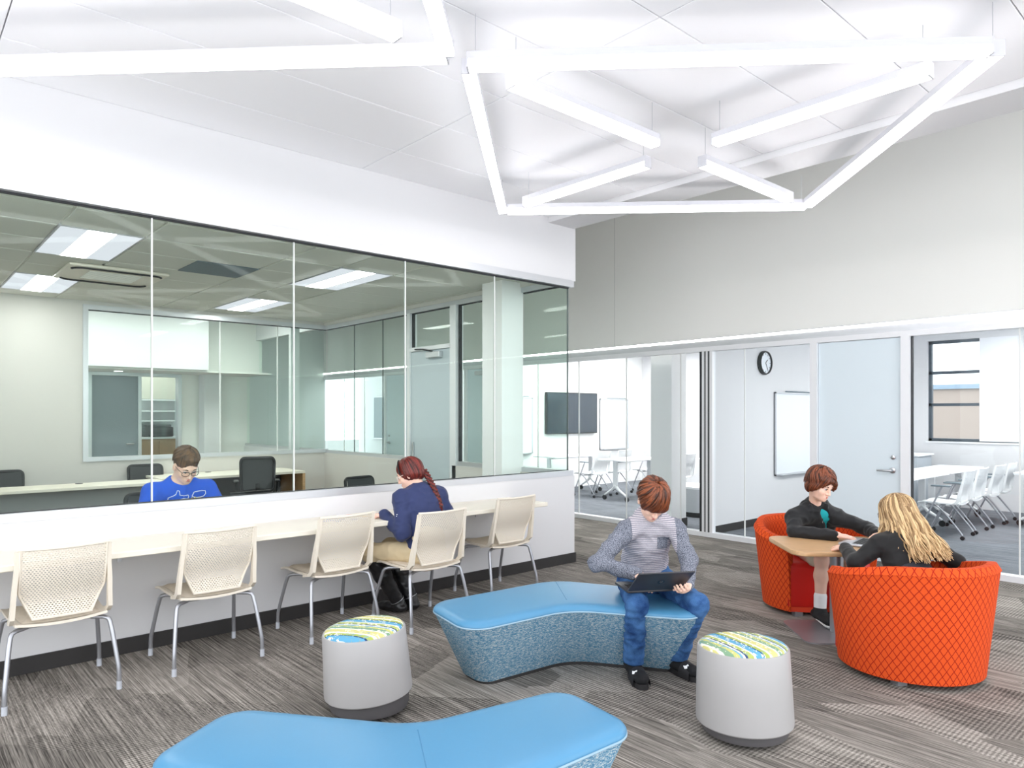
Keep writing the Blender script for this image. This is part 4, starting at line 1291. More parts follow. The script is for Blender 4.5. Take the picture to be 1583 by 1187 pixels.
# ================================================================ LAPTOPS
M['lapd'] = mat('laptop graphite', (66, 66, 70), 0.42, metal=0.4)
M['laps'] = mat('laptop silver', (186, 190, 196), 0.32, metal=0.6)
M['keys'] = mat('laptop keys', (30, 30, 32), 0.6)
def laptop(label, loc, rz, tiltx, lean, body, w=0.32, d=0.22, keys=None, logo=True):
    """origin at hinge middle; keyboard runs towards -Y, lid leans back past vertical by lean"""
    t = thing('laptop', label, 'laptop', loc, rz)
    t.rotation_euler = (tiltx, 0, rz)
    b = MB().rbox(-w / 2, w / 2, -d, 0.0, -0.008, 0.008, 0.006, 2).build('base', body, t, smooth=40)
    kb = keys or M['keys']
    for r in range(5):
        for c in range(11):
            if r == 4 and 3 <= c <= 7 and c != 3:
                continue
            kw = 0.0205 if not (r == 4 and c == 3) else 0.125
            x0 = -w / 2 + 0.028 + c * 0.0242
            MB().box(x0, x0 + kw, -0.03 - r * 0.0215 - 0.018, -0.03 - r * 0.0215, 0.0075, 0.0095).build('key', kb, b)
    MB().box(-0.05, 0.05, -d + 0.012, -d + 0.072, 0.0076, 0.0086).build('touchpad', M['alu'], b)
    up = Vector((0, math.sin(lean), math.cos(lean)))
    nb = Vector((0, math.cos(lean), -math.sin(lean)))          # outward back of the lid
    ctr = up * (d / 2 + 0.004) + Vector((0, 0, 0.006))
    l = MB().obox(ctr, (1, 0, 0), up, nb, w / 2, d / 2, 0.004)
    lo = l.build('lid', body, t)
    MB().obox(ctr - nb * 0.0042, (1, 0, 0), up, nb, w / 2 - 0.012, d / 2 - 0.014, 0.0006).build('display', M['screen'], lo)
    if logo:
        lg = MB()
        ring = [ctr + nb * 0.0047 + Vector((1, 0, 0)) * (0.019 * math.cos(2 * PI * k / 28)) + up * (0.019 * math.sin(2 * PI * k / 28)) for k in range(28)]
        lg.add(ring, [tuple(range(28))])
        disc = lg.build('round_logo', mat('logo gloss black', (20, 22, 26), 0.15, spec=0.8), lo)
        st = MB()
        def bar(a, b):
            a, b = [ctr + nb * 0.0052 + Vector((1, 0, 0)) * (-p[0]) + up * p[1] for p in (a, b)]
            st.tube([a, b], 0.0011, 4)
        bar((-0.010, -0.007), (-0.004, 0.015))
        bar((-0.006, 0.004), (-0.001, 0.004))
        bar((-0.001, 0.004), (-0.004, -0.007))
        bar((0.001, -0.014), (0.006, 0.006))
        bar((0.004, 0.006), (0.010, 0.006))
        bar((0.010, 0.006), (0.007, -0.005))
        bar((0.007, -0.005), (0.002, -0.005))
        st.build('logo_strokes', mat('logo silver', (120, 124, 130), 0.3, metal=0.7), disc)
    return t
# ================================================================ PEOPLE
from mathutils.bvhtree import BVHTree

def V3(p):
    return np.array(p, dtype=np.float64)

def sdf_mesh(prims, h):
    """blend rounded primitives into one distance field and skin it (surface nets); returns verts, quads"""
    lo = np.full(3, 1e9)
    hi = -lo
    boxes = []
    for p in prims:
        ty = p[0]
        if ty in ('cap', 'fcap'):
            a, b, ra, rb, k = V3(p[1]), V3(p[2]), p[3], p[4], p[-1]
            r = max(ra, rb)
            l, u = np.minimum(a, b) - r, np.maximum(a, b) + r
        elif ty in ('ell', 'sub'):
            c, r, k = V3(p[1]), max(p[3]), p[-1]
            l, u = c - r, c + r
        else:
            boxes.append(None)
            continue
        boxes.append((l - k - 3 * h, u + k + 3 * h))
        if ty != 'sub':
            lo, hi = np.minimum(lo, l), np.maximum(hi, u)
    lo -= 4 * h
    hi += 4 * h
    dims = np.ceil((hi - lo) / h).astype(int) + 1
    F = np.full(dims, 0.2, dtype=np.float32)
    ax = [lo[i] + h * np.arange(dims[i]) for i in range(3)]
    for p, bx in zip(prims, boxes):
        if p[0] == 'cut':
            n = V3(p[2])
            n = n / np.linalg.norm(n)
            o = V3(p[1])
            d = (ax[0][:, None, None] - o[0]) * n[0] + (ax[1][None, :, None] - o[1]) * n[1] + (ax[2][None, None, :] - o[2]) * n[2]
            np.maximum(F, d.astype(np.float32), out=F)
            continue
        i0 = np.maximum(0, np.floor((bx[0] - lo) / h).astype(int))
        i1 = np.minimum(dims, np.ceil((bx[1] - lo) / h).astype(int) + 1)
        if np.any(i1 <= i0):
            continue
        sl = tuple(slice(i0[i], i1[i]) for i in range(3))
        X = ax[0][sl[0]].astype(np.float32)[:, None, None]
        Y = ax[1][sl[1]].astype(np.float32)[None, :, None]
        Z = ax[2][sl[2]].astype(np.float32)[None, None, :]
        k = p[-1]
        o_ = V3(p[1]).astype(np.float32)
        qx, qy, qz = X - o_[0], Y - o_[1], Z - o_[2]
        def dot(n):
            return (qx * np.float32(n[0]) + qy * np.float32(n[1])) + qz * np.float32(n[2])
        if p[0] in ('cap', 'fcap'):
            ra, rb = p[3], p[4]
            ba = V3(p[2]) - V3(p[1])
            q2 = (qx * qx + qy * qy) + qz * qz
            fl = 1.0
            if p[0] == 'fcap':
                n = V3(p[5])
                n = n / np.linalg.norm(n)
                fl = p[6]
                cc = 1 / fl - 1
                ba = ba + n * (ba @ n) * cc
                m_ = dot(n)
                qb = dot(ba) + m_ * np.float32(cc * (n @ ba))
                q2 = q2 + m_ * m_ * np.float32(2 * cc + cc * cc)
            else:
                qb = dot(ba)
            bb = max(ba @ ba, 1e-9)
            t = np.clip(qb * np.float32(1 / bb), 0, 1)
            d = np.sqrt(np.maximum(q2 + t * (t * np.float32(bb) - 2 * qb), 0)) - (np.float32(ra) + np.float32(rb - ra) * t)
            if fl < 1:
                d = d * np.float32(0.5 + 0.5 * fl)
        else:
            u0, u1, u2 = [(dot(V3(b_)) * np.float32(1 / r_)) ** 2 for b_, r_ in zip(p[2], p[3])]
            k0 = np.sqrt(u0 + u1 + u2)
            k1 = np.sqrt(u0 * np.float32(1 / p[3][0] ** 2) + u1 * np.float32(1 / p[3][1] ** 2) + u2 * np.float32(1 / p[3][2] ** 2))
            d = k0 * (k0 - 1) / np.maximum(k1, 1e-6)
        d = d.astype(np.float32)
        G = F[sl]
        if p[0] == 'sub':
            d = -d
            hh = np.maximum(k - np.abs(G - d), 0) / k
            F[sl] = np.maximum(G, d) + hh * hh * k * 0.25
        else:
            hh = np.maximum(k - np.abs(G - d), 0) / k
            F[sl] = np.minimum(G, d) - hh * hh * k * 0.25
    S = F < 0
    cnt = np.zeros(tuple(x - 1 for x in dims), dtype=np.int8)
    for dx in (0, 1):
        for dy in (0, 1):
            for dz in (0, 1):
                cnt += S[dx:dims[0] - 1 + dx, dy:dims[1] - 1 + dy, dz:dims[2] - 1 + dz]
    act = (cnt > 0) & (cnt < 8)
    ci = np.argwhere(act)
    idx = np.full(act.shape, -1, dtype=np.int64)
    idx[act] = np.arange(len(ci))
    acc = np.zeros((len(ci), 3))
    num = np.zeros(len(ci))
    cs = [(0, 0, 0), (1, 0, 0), (0, 1, 0), (1, 1, 0), (0, 0, 1), (1, 0, 1), (0, 1, 1), (1, 1, 1)]
    for a in range(8):
        for b in range(a + 1, 8):
            if sum(abs(cs[a][i] - cs[b][i]) for i in range(3)) != 1:
                continue
            pa, pb = ci + cs[a], ci + cs[b]
            fa, fb = F[tuple(pa.T)], F[tuple(pb.T)]
            m = (fa < 0) != (fb < 0)
            t = np.where(m, fa / np.where(fa == fb, 1, fa - fb), 0)
            acc += np.where(m[:, None], pa + (pb - pa) * t[:, None], 0)
            num += m
    verts = lo + h * (acc / np.maximum(num, 1)[:, None])
    quads = []
    for axi in range(3):
        o1, o2 = [i for i in range(3) if i != axi]
        sa = [slice(None)] * 3
        sb = [slice(None)] * 3
        sa[axi], sb[axi] = slice(0, -1), slice(1, None)
        ch = S[tuple(sa)] != S[tuple(sb)]
        e = np.argwhere(ch)
        e = e[(e[:, o1] > 0) & (e[:, o2] > 0) & (e[:, o1] < dims[o1] - 1) & (e[:, o2] < dims[o2] - 1)]
        u1 = np.zeros(3, int)
        u1[o1] = 1
        u2 = np.zeros(3, int)
        u2[o2] = 1
        q = np.stack([idx[tuple((e - u1 - u2).T)], idx[tuple((e - u2).T)], idx[tuple(e.T)], idx[tuple((e - u1).T)]], 1)
        flip = S[tuple(e.T)]
        if axi == 1:
            flip = ~flip
        q[~flip] = q[~flip][:, ::-1]
        quads.append(q)
    quads = np.concatenate(quads)
    quads = quads[(quads >= 0).all(1)]
    return verts, quads

def sdf_object(name, prims, h, mats, parent, origin, fold=None, matfn=None, streak=None):
    v, q = sdf_mesh(prims, h)
    me = bpy.data.meshes.new(name)
    me.from_pydata((v - V3(origin)).tolist(), [], q.tolist())
    mats = mats if isinstance(mats, (list, tuple)) else [mats]
    for m in mats:
        me.materials.append(m)
    me.polygons.foreach_set('use_smooth', [True] * len(me.polygons))
    me.update()
    if fold:
        amp, freq, stretch = fold
        nv = np.empty(len(me.vertices) * 3)
        me.vertex_normals.foreach_get('vector', nv)
        nv = nv.reshape(-1, 3)
        d = np.array([noise.noise((x * freq * stretch[0], y * freq * stretch[1], z * freq * stretch[2])) + 0.5 * noise.noise((x * freq * 2.1 + 7, y * freq * 2.1, z * freq * 2.1 * stretch[2])) for x, y, z in v])
        d = (1 - np.abs(d) * 2.2) * amp
        co = v - V3(origin) + nv * d[:, None]
        me.vertices.foreach_set('co', co.ravel())
        me.update()
    if matfn:
        c = v[q].mean(1)
        me.polygons.foreach_set('material_index', matfn(c).astype(np.int32))
    if streak is not None:
        at = me.color_attributes.new('streak', 'FLOAT_COLOR', 'POINT')
        s = streak(v)
        at.data.foreach_set('color', np.stack([s, s, s, np.ones_like(s)], 1).astype(np.float32).ravel())
    o = bpy.data.objects.new(name, me)
    COL.objects.link(o)
    if parent is not None:
        o.parent = parent
    else:
        o.location = origin
    return o

def frame(c, f, up=(0, 0, 1), s=1.0):
    """head frame: returns local->world point map and axes (right, forward, up)"""
    f = V3(f)
    f /= np.linalg.norm(f)
    r = np.cross(f, V3(up))
    r /= np.linalg.norm(r)
    u = np.cross(r, f)
    c = V3(c)
    return (lambda x, y, z: c + s * (r * x + f * y + u * z)), (r, f, u)

def head_prims(c, hf, neck, s=1.0, up=(0, 0, 1), nr=0.052):
    L, ax = frame(c, hf, up, s)
    S = lambda *r: tuple(x * s for x in r)
    p = [('ell', L(0, -0.012, 0.035), ax, S(0.073, 0.094, 0.084), 0.02),
         ('ell', L(0, 0.028, -0.030), ax, S(0.061, 0.062, 0.082), 0.03),
         ('ell', L(0, 0.045, -0.080), ax, S(0.043, 0.045, 0.034), 0.025),
         ('ell', L(0, 0.076, -0.099), ax, S(0.020, 0.016, 0.014), 0.02),
         ('cap', L(0, -0.025, -0.05), neck, nr * s, nr * 1.06 * s, 0.03),
         ('cap', L(-0.034, 0.078, 0.020), L(0.034, 0.078, 0.020), 0.013 * s, 0.013 * s, 0.02),
         ('ell', L(-0.036, 0.060, -0.034), ax, S(0.024, 0.022, 0.024), 0.02),
         ('ell', L(0.036, 0.060, -0.034), ax, S(0.024, 0.022, 0.024), 0.02),
         ('sub', L(-0.031, 0.103, 0.000), ax, S(0.017, 0.015, 0.010), 0.012),
         ('sub', L(0.031, 0.103, 0.000), ax, S(0.017, 0.015, 0.010), 0.012),
         ('cap', L(0, 0.090, 0.010), L(0, 0.109, -0.036), 0.006 * s, 0.011 * s, 0.012),
         ('ell', L(-0.010, 0.098, -0.040), ax, S(0.008, 0.009, 0.007), 0.008),
         ('ell', L(0.010, 0.098, -0.040), ax, S(0.008, 0.009, 0.007), 0.008),
         ('cap', L(-0.017, 0.087, -0.066), L(0.017, 0.087, -0.066), 0.008 * s, 0.008 * s, 0.012),
         ('cap', L(-0.013, 0.087, -0.076), L(0.013, 0.087, -0.076), 0.008 * s, 0.008 * s, 0.010),
         ('ell', L(-0.076, -0.004, -0.012), ax, S(0.011, 0.020, 0.032), 0.010),
         ('ell', L(0.076, -0.004, -0.012), ax, S(0.011, 0.020, 0.032), 0.010)]
    return p

def hand_prims(w, d, pn, side, curl=(0.35, 0.5, 0.35), s=1.0, spread=0.07):
    """palm, four fingers of different length and a thumb; side=+1 puts the thumb on d x pn"""
    w, d, pn = V3(w), V3(d), V3(pn)
    d = d / np.linalg.norm(d)
    pn = pn - d * (pn @ d)
    pn /= np.linalg.norm(pn)
    lat = np.cross(d, pn) * side
    p = [('cap', w - d * 0.02, w + d * 0.02 * s, 0.026 * s, 0.027 * s, 0.02),
         ('fcap', w + d * 0.025 * s, w + d * 0.068 * s, 0.035 * s, 0.040 * s, pn, 0.42, 0.015)]
    for off, ln, sp in ((0.029, 0.070, 1.0), (0.010, 0.078, 0.3), (-0.010, 0.072, -0.4), (-0.028, 0.056, -1.2)):
        b = w + d * (0.082 - abs(off) * 0.25) * s + lat * off * s
        dr = d + lat * sp * spread
        dr /= np.linalg.norm(dr)
        ang = 0
        for j, (fr, cv) in enumerate(zip((0.45, 0.31, 0.24), curl)):
            ang += cv
            dd = dr * math.cos(ang) + pn * math.sin(ang)
            e = b + dd * ln * fr * s * 1.15
            p.append(('cap', b, e, (0.0092 - 0.0008 * j) * s, (0.0086 - 0.0009 * j) * s, 0.004))
            b = e
    b = w + d * 0.025 * s + lat * 0.027 * s
    td = d * 0.62 + lat * 0.62 + pn * 0.30
    td /= np.linalg.norm(td)
    e = b + td * 0.040 * s
    td2 = d * 0.9 + lat * 0.25 + pn * 0.35
    td2 /= np.linalg.norm(td2)
    p.append(('cap', b, e, 0.013 * s, 0.0105 * s, 0.012))
    p.append(('cap', e, e + td2 * 0.032 * s, 0.0105 * s, 0.0085 * s, 0.004))
    return p

def torso_prims(J, f, g=0.0, w=1.0, k=0.04, lower=True):
    """pelvis-waist-chest-shoulders, flattened front to back"""
    P, Wt, C, Nk = V3(J['pelvis']), V3(J['waist']), V3(J['chest']), V3(J['neck'])
    f = V3(f)
    top = Nk + (C - Nk) * 0.35
    p = [('fcap', P, Wt, 0.150 * w + g, 0.130 * w + g, f, 0.70, k),
         ('fcap', Wt, C, 0.130 * w + g, 0.150 * w + g, f, 0.66, k),
         ('fcap', C, top, 0.150 * w + g, 0.118 * w + g, f, 0.62, k)]
    for s_ in ('L', 'R'):
        sh = V3(J['sh' + s_])
        p.append(('cap', top, sh, 0.060 * w + g, 0.050 * w + g, k))
        p.append(('cap', Nk + (top - Nk) * 0.1, sh, 0.040 * w + g, 0.040 * w + g, k))
    return p

def arm_prims(J, s_, g=0.0, w=1.0, k=0.025, fore=1.0, upper=1.0):
    sh, el, wr = V3(J['sh' + s_]), V3(J['el' + s_]), V3(J['wr' + s_])
    p = [('cap', sh, sh + (el - sh) * upper, 0.050 * w + g, (0.050 - 0.010 * upper) * w + g, k)]
    if upper >= 1.0:
        p.append(('cap', el, el + (wr - el) * fore, 0.041 * w + g, (0.041 - 0.013 * fore) * w + g, k))
    return p

def leg_prims(J, s_, g=0.0, w=1.0, k=0.03, shin=1.0, straight=False, foot=True):
    hp, kn, an = V3(J['hip' + s_]), V3(J['kn' + s_]), V3(J['an' + s_])
    p = [('cap', hp, kn, 0.080 * w + g, 0.056 * w + g, k)]
    e = kn + (an - kn) * shin
    if straight:
        p.append(('cap', kn, e, 0.056 * w + g, 0.050 * w + g, k))
    else:
        md = kn + (an - kn) * 0.32
        p += [('cap', kn, md, 0.053 * w + g, 0.054 * w + g, k), ('cap', md, e, 0.054 * w + g, 0.036 * w + g, k)]
    if foot:
        to = V3(J['toe' + s_])
        to = an + (to - an) * 0.72
        he = an + (an - to) * 0.22
        he[2] = an[2] - 0.038
        p += [('cap', an, he, 0.034 * w, 0.028 * w, k), ('fcap', he, to, 0.030 * w, 0.030 * w, (0, 0, 1), 0.7, 0.02)]
    return p

def hair_mat(name, dark, light, rough=0.5):
    m, nt, b = _nt(name)
    at = N(nt, 'ShaderNodeAttribute')
    at.attribute_name = 'streak'
    r = N(nt, 'ShaderNodeValToRGB')
    r.color_ramp.elements[0].position = 0.25
    r.color_ramp.elements[1].position = 0.8
    r.color_ramp.elements[0].color = (*lin(dark), 1)
    r.color_ramp.elements[1].color = (*lin(light), 1)
    nt.links.new(at.outputs['Fac'], r.inputs['Fac'])
    nt.links.new(r.outputs['Color'], b.inputs['Base Color'])
    b.inputs['Roughness'].default_value = rough
    b.inputs['Specular IOR Level'].default_value = 0.4
    return m

def streak_fn(c, ax, cone=0.0, fa=26, fz=5, seed=0.0, sweep=0.0):
    """fine strand variation running over the head from the crown"""
    r, f, u = ax
    c = V3(c)
    def fn(v):
        q = v - c
        x, y, z = q @ r, q @ f, q @ u
        az = np.arctan2(x, y) + sweep * z * 10
        return np.array([0.5 + 0.55 * noise.noise((math.cos(a) * fa * 0.55 + seed, math.sin(a) * fa * 0.55, zz * fz * 2)) + 0.25 * noise.noise((math.cos(a) * fa * 1.7, math.sin(a) * fa * 1.7, zz * fz * 3 + seed)) for a, zz in zip(az, z)])
    return fn

def comb(o, c, ax, amp=0.0035, fa=22, sweep=0.0):
    """push hair vertices in and out in strands that run down from the crown"""
    r, f, u = ax
    c = V3(c)
    me = o.data
    org = V3(o.parent.location if o.parent else o.location)
    n = len(me.vertices)
    co = np.empty(n * 3)
    me.vertices.foreach_get('co', co)
    co = co.reshape(-1, 3)
    nv = np.empty(n * 3)
    me.vertex_normals.foreach_get('vector', nv)
    nv = nv.reshape(-1, 3)
    q = co + org - c
    z = q @ u
    a = np.arctan2(q @ r, q @ f) + sweep * z * 10
    ca, sa = np.cos(a), np.sin(a)
    d = np.array([noise.noise((x * fa * 0.6, y * fa * 0.6, w * 6)) + 0.6 * noise.noise((x * fa * 1.5, y * fa * 1.5, w * 9)) for x, y, w in zip(ca, sa, z)])
    me.vertices.foreach_set('co', (co + nv * (d * amp)[:, None]).ravel())
    me.update()

def short_locks(h, org, hc, ax, s, cen, rad3, n, el_end, sweep, hm, seed, r0=0.0085, el0=(0.8, 1.5)):
    """tapered strands combed from the crown down to a ragged edge"""
    rnd = random.Random(seed)
    c = V3(hc)
    lk = MB()
    sv = []
    for i in range(n):
        az = rnd.uniform(-PI, PI)
        e0 = rnd.uniform(*el0)
        e1 = el_end(az) + rnd.uniform(-0.12, 0.10)
        if e1 > e0 - 0.15:
            continue
        out = rnd.uniform(0.0, 0.006)
        m = 9
        pts, rr = [], []
        for k in range(m + 1):
            t = k / m
            e = e0 + (e1 - e0) * t
            a = az + sweep * (t - 1)
            ce = math.cos(e) if e > 0 else math.cos(e * 0.45)
            o = 1 + (out + 0.003 * math.sin(t * 5 + i)) / 0.09
            q = (math.sin(a) * rad3[0] * ce * o + cen[0], math.cos(a) * rad3[1] * ce * o + cen[1], cen[2] + rad3[2] * math.sin(e) * o)
            pts.append(c + s * (ax[0] * q[0] + ax[1] * q[1] + ax[2] * q[2]) - V3(org))
            rr.append(r0 * (0.55 + 0.45 * math.sin(PI * min(1, t * 1.2 + 0.2))) * (1 if t < 0.65 else max(0.18, 1 - (t - 0.65) / 0.35 * 0.85)))
        n0 = len(lk.v)
        lk.tube(pts, rr, 6, flat=0.55, up=tuple(pts[0] + V3(org) - c))
        b_ = rnd.uniform(0.2, 0.95)
        sv += [b_] * (len(lk.v) - n0)
    o = lk.build('hair_locks', hm, h, smooth=80)
    o['kind'] = 'stuff'
    at = o.data.color_attributes.new('streak', 'FLOAT_COLOR', 'POINT')
    for i, x in enumerate(sv):
        at.data[i].color = (x, x, x, 1)
    return o

def ramp(x, pts):
    """piecewise linear"""
    return float(np.interp(x, [p[0] for p in pts], [p[1] for p in pts]))

def skin_mat(name, rgb):
    m = mat(name, rgb, 0.5, spec=0.35, var=0.05, scale=14)
    b = m.node_tree.nodes['Principled BSDF']
    b.inputs['Subsurface Weight'].default_value = 0.12
    b.inputs['Subsurface Radius'].default_value = (0.012, 0.004, 0.002)
    return m
M['skin'] = skin_mat('skin fair', (238, 196, 176))
M['skinr'] = mat('lip rose', (206, 116, 108), 0.45)
M['eyew'] = mat('eye white', (238, 236, 232), 0.2)
M['iris'] = mat('iris dark', (52, 40, 34), 0.2)

def face_bits(parent, org, c, hf, up, s, brow, lids=False, brow_name='eyebrow'):
    L, ax = frame(c, hf, up, s)
    org = V3(org)
    for sx in (-1, 1):
        e = MB()
        prof = [(0.0125 * math.sin(PI * k / 8), -0.0125 * math.cos(PI * k / 8)) for k in range(1, 8)]
        e.lathe([(r * s, z * s) for r, z in prof], 14)
        e.xf(Matrix.Translation(L(sx * 0.031, 0.078, 0.0) - org))
        eo = e.build('eye', M['eyew'], parent, smooth=80)
        i = MB()
        look = ax[1] * 1.0 - ax[2] * 0.35
        look = look / np.linalg.norm(look)
        cc = L(sx * 0.031, 0.078, 0.0) + look * 0.0085 * s - org
        i.lathe([(r * s * 0.5, z * s * 0.5) for r, z in prof], 12)
        i.xf(Matrix.Translation(cc))
        i.build('iris', M['iris'], eo, smooth=80)
        MB().tube([L(sx * 0.018, 0.0925, 0.020) - org, L(sx * 0.032, 0.0915, 0.0255) - org, L(sx * 0.047, 0.082, 0.020) - org], [0.0035 * s, 0.004 * s, 0.002 * s], 6).build(brow_name, brow, parent, smooth=60)
        # upper lid line
        MB().tube([L(sx * 0.019, 0.0905, 0.0015) - org, L(sx * 0.031, 0.0925, 0.0065) - org, L(sx * 0.044, 0.085, 0.001) - org], 0.0022 * s, 5).build('eyelid', M['skin'] if not lids else brow, parent, smooth=60)

def lips(parent, org, c, hf, up, s):
    L, ax = frame(c, hf, up, s)
    prim = [('cap', L(-0.020, 0.086, -0.0675), L(0, 0.0955, -0.066), 0.004 * s, 0.006 * s, 0.006), ('cap', L(0.020, 0.086, -0.0675), L(0, 0.0955, -0.066), 0.004 * s, 0.006 * s, 0.006), ('cap', L(-0.012, 0.092, -0.0755), L(0.012, 0.092, -0.0755), 0.0055 * s, 0.0055 * s, 0.004)]
    return sdf_object('lips', prim, 0.0025, M['skinr'], parent, org)

def glasses(parent, org, c, hf, up, s, mt, name='eyeglasses', w=0.024, hgt=0.017):
    L, ax = frame(c, hf, up, s)
    g = MB()
    for sx in (-1, 1):
        ring = [L(sx * 0.033 + w * math.copysign(abs(math.cos(a)) ** 0.6, math.cos(a)), 0.106 - 0.010 * abs(math.cos(a)) * (1 if sx * math.cos(a) > 0 else 0.2), -0.004 + hgt * math.copysign(abs(math.sin(a)) ** 0.7, math.sin(a))) - V3(org) for a in [2 * PI * k / 20 for k in range(21)]]
        g.tube(ring, 0.0022 * s, 5, caps=False)
        g.tube([L(sx * 0.058, 0.098, 0.004) - V3(org), L(sx * 0.074, 0.05, 0.006) - V3(org), L(sx * 0.080, -0.01, 0.004) - V3(org)], 0.002 * s, 5)
    g.tube([L(-0.010, 0.110, 0.002) - V3(org), L(0, 0.114, 0.004) - V3(org), L(0.010, 0.110, 0.002) - V3(org)], 0.002 * s, 5)
    return g.build(name, mt, parent, smooth=60)

def heather(name, c1, c2, scale=420, stripes=None):
    m, nt, b = _nt(name)
    b.inputs['Roughness'].default_value = 0.9
    b.inputs['Specular IOR Level'].default_value = 0.1
    tc = N(nt, 'ShaderNodeTexCoord')
    n = N(nt, 'ShaderNodeTexNoise')
    n.inputs['Scale'].default_value = scale
    n.inputs['Detail'].default_value = 2
    nt.links.new(tc.outputs['Object'], n.inputs['Vector'])
    r = N(nt, 'ShaderNodeValToRGB')
    r.color_ramp.elements[0].position, r.color_ramp.elements[0].color = 0.38, (*lin(c1), 1)
    r.color_ramp.elements[1].position, r.color_ramp.elements[1].color = 0.62, (*lin(c2), 1)
    nt.links.new(n.outputs['Fac'], r.inputs['Fac'])
    out = r.outputs['Color']
    if stripes:
        per, duty, col = stripes
        sp = N(nt, 'ShaderNodeSeparateXYZ')
        nt.links.new(tc.outputs['Object'], sp.inputs[0])
        m1 = N(nt, 'ShaderNodeMath', operation='MULTIPLY')
        m1.inputs[1].default_value = 1 / per
        nt.links.new(sp.outputs['Z'], m1.inputs[0])
        fr = N(nt, 'ShaderNodeMath', operation='FRACT')
        nt.links.new(m1.outputs[0], fr.inputs[0])
        lt = N(nt, 'ShaderNodeMath', operation='LESS_THAN')
        lt.inputs[1].default_value = duty
        nt.links.new(fr.outputs[0], lt.inputs[0])
        mx = N(nt, 'ShaderNodeMix', data_type='RGBA')
        nt.links.new(lt.outputs[0], mx.inputs['Factor'])
        nt.links.new(out, mx.inputs['A'])
        mx.inputs['B'].default_value = (*lin(col), 1)
        out = mx.outputs['Result']
    nt.links.new(out, b.inputs['Base Color'])
    return m

def denim(name):
    m, nt, b = _nt(name)
    b.inputs['Roughness'].default_value = 0.85
    b.inputs['Specular IOR Level'].default_value = 0.2
    tc = N(nt, 'ShaderNodeTexCoord')
    n = N(nt, 'ShaderNodeTexNoise')
    n.inputs['Scale'].default_value = 9
    n.inputs['Detail'].default_value = 5
    nt.links.new(tc.outputs['Object'], n.inputs['Vector'])
    n2 = N(nt, 'ShaderNodeTexNoise')
    n2.inputs['Scale'].default_value = 380
    nt.links.new(tc.outputs['Object'], n2.inputs['Vector'])
    ad = N(nt, 'ShaderNodeMath', operation='MULTIPLY_ADD')
    ad.inputs[1].default_value = 0.35
    nt.links.new(n2.outputs['Fac'], ad.inputs[0])
    nt.links.new(n.outputs['Fac'], ad.inputs[2])
    r = N(nt, 'ShaderNodeValToRGB')
    r.color_ramp.elements[0].position, r.color_ramp.elements[0].color = 0.45, (*lin((24, 54, 102)), 1)
    r.color_ramp.elements[1].position, r.color_ramp.elements[1].color = 0.95, (*lin((84, 130, 184)), 1)
    nt.links.new(ad.outputs[0], r.inputs['Fac'])
    nt.links.new(r.outputs['Color'], b.inputs['Base Color'])
    return m

def near_seg(c, a, b):
    a, b = V3(a), V3(b)
    t = np.clip(((c - a) @ (b - a)) / ((b - a) @ (b - a)), 0, 1)
    return np.linalg.norm(c - (a + t[:, None] * (b - a)), axis=1)

def cast(obj, org, o, d):
    """first hit on a built garment (its mesh sits at org)"""
    bv = cast.cache.get(obj.name)
    if bv is None:
        bv = BVHTree.FromPolygons([v.co[:] for v in obj.data.vertices], [p.vertices[:] for p in obj.data.polygons])
        cast.cache[obj.name] = bv
    hit = bv.ray_cast(Vector(V3(o) - V3(org)), Vector(d).normalized())
    return hit[0], hit[1]
cast.cache = {}

def stroke_on(obj, org, name, mt, parent, path, o, xa, ya, d, r=0.0025, closed=False):
    """draw a thin raised line on a garment through a 2-D path"""
    pts = []
    for x, y in path + ([path[0]] if closed else []):
        h, nrm = cast(obj, org, V3(o) + V3(xa) * x + V3(ya) * y, d)
        if h is not None:
            pts.append(h + nrm * 0.001)
    if len(pts) > 1:
        return MB().tube(pts, r, 5).build(name, mt, parent, smooth=60)

def patch_on(obj, org, name, mt, parent, x0, x1, y0, y1, o, xa, ya, d, n=8, off=0.003):
    pts = {}
    for i in range(n + 1):
        for j in range(n + 1):
            h, nrm = cast(obj, org, V3(o) + V3(xa) * (x0 + (x1 - x0) * i / n) + V3(ya) * (y0 + (y1 - y0) * j / n), d)
            if h is None:
                return None
            pts[i, j] = h - Vector(d).normalized() * off
    return MB().grid(lambda u, v: pts[round(u * n), round(v * n)], n, n, Vector(d).normalized() * off).build(name, mt, parent, smooth=60)

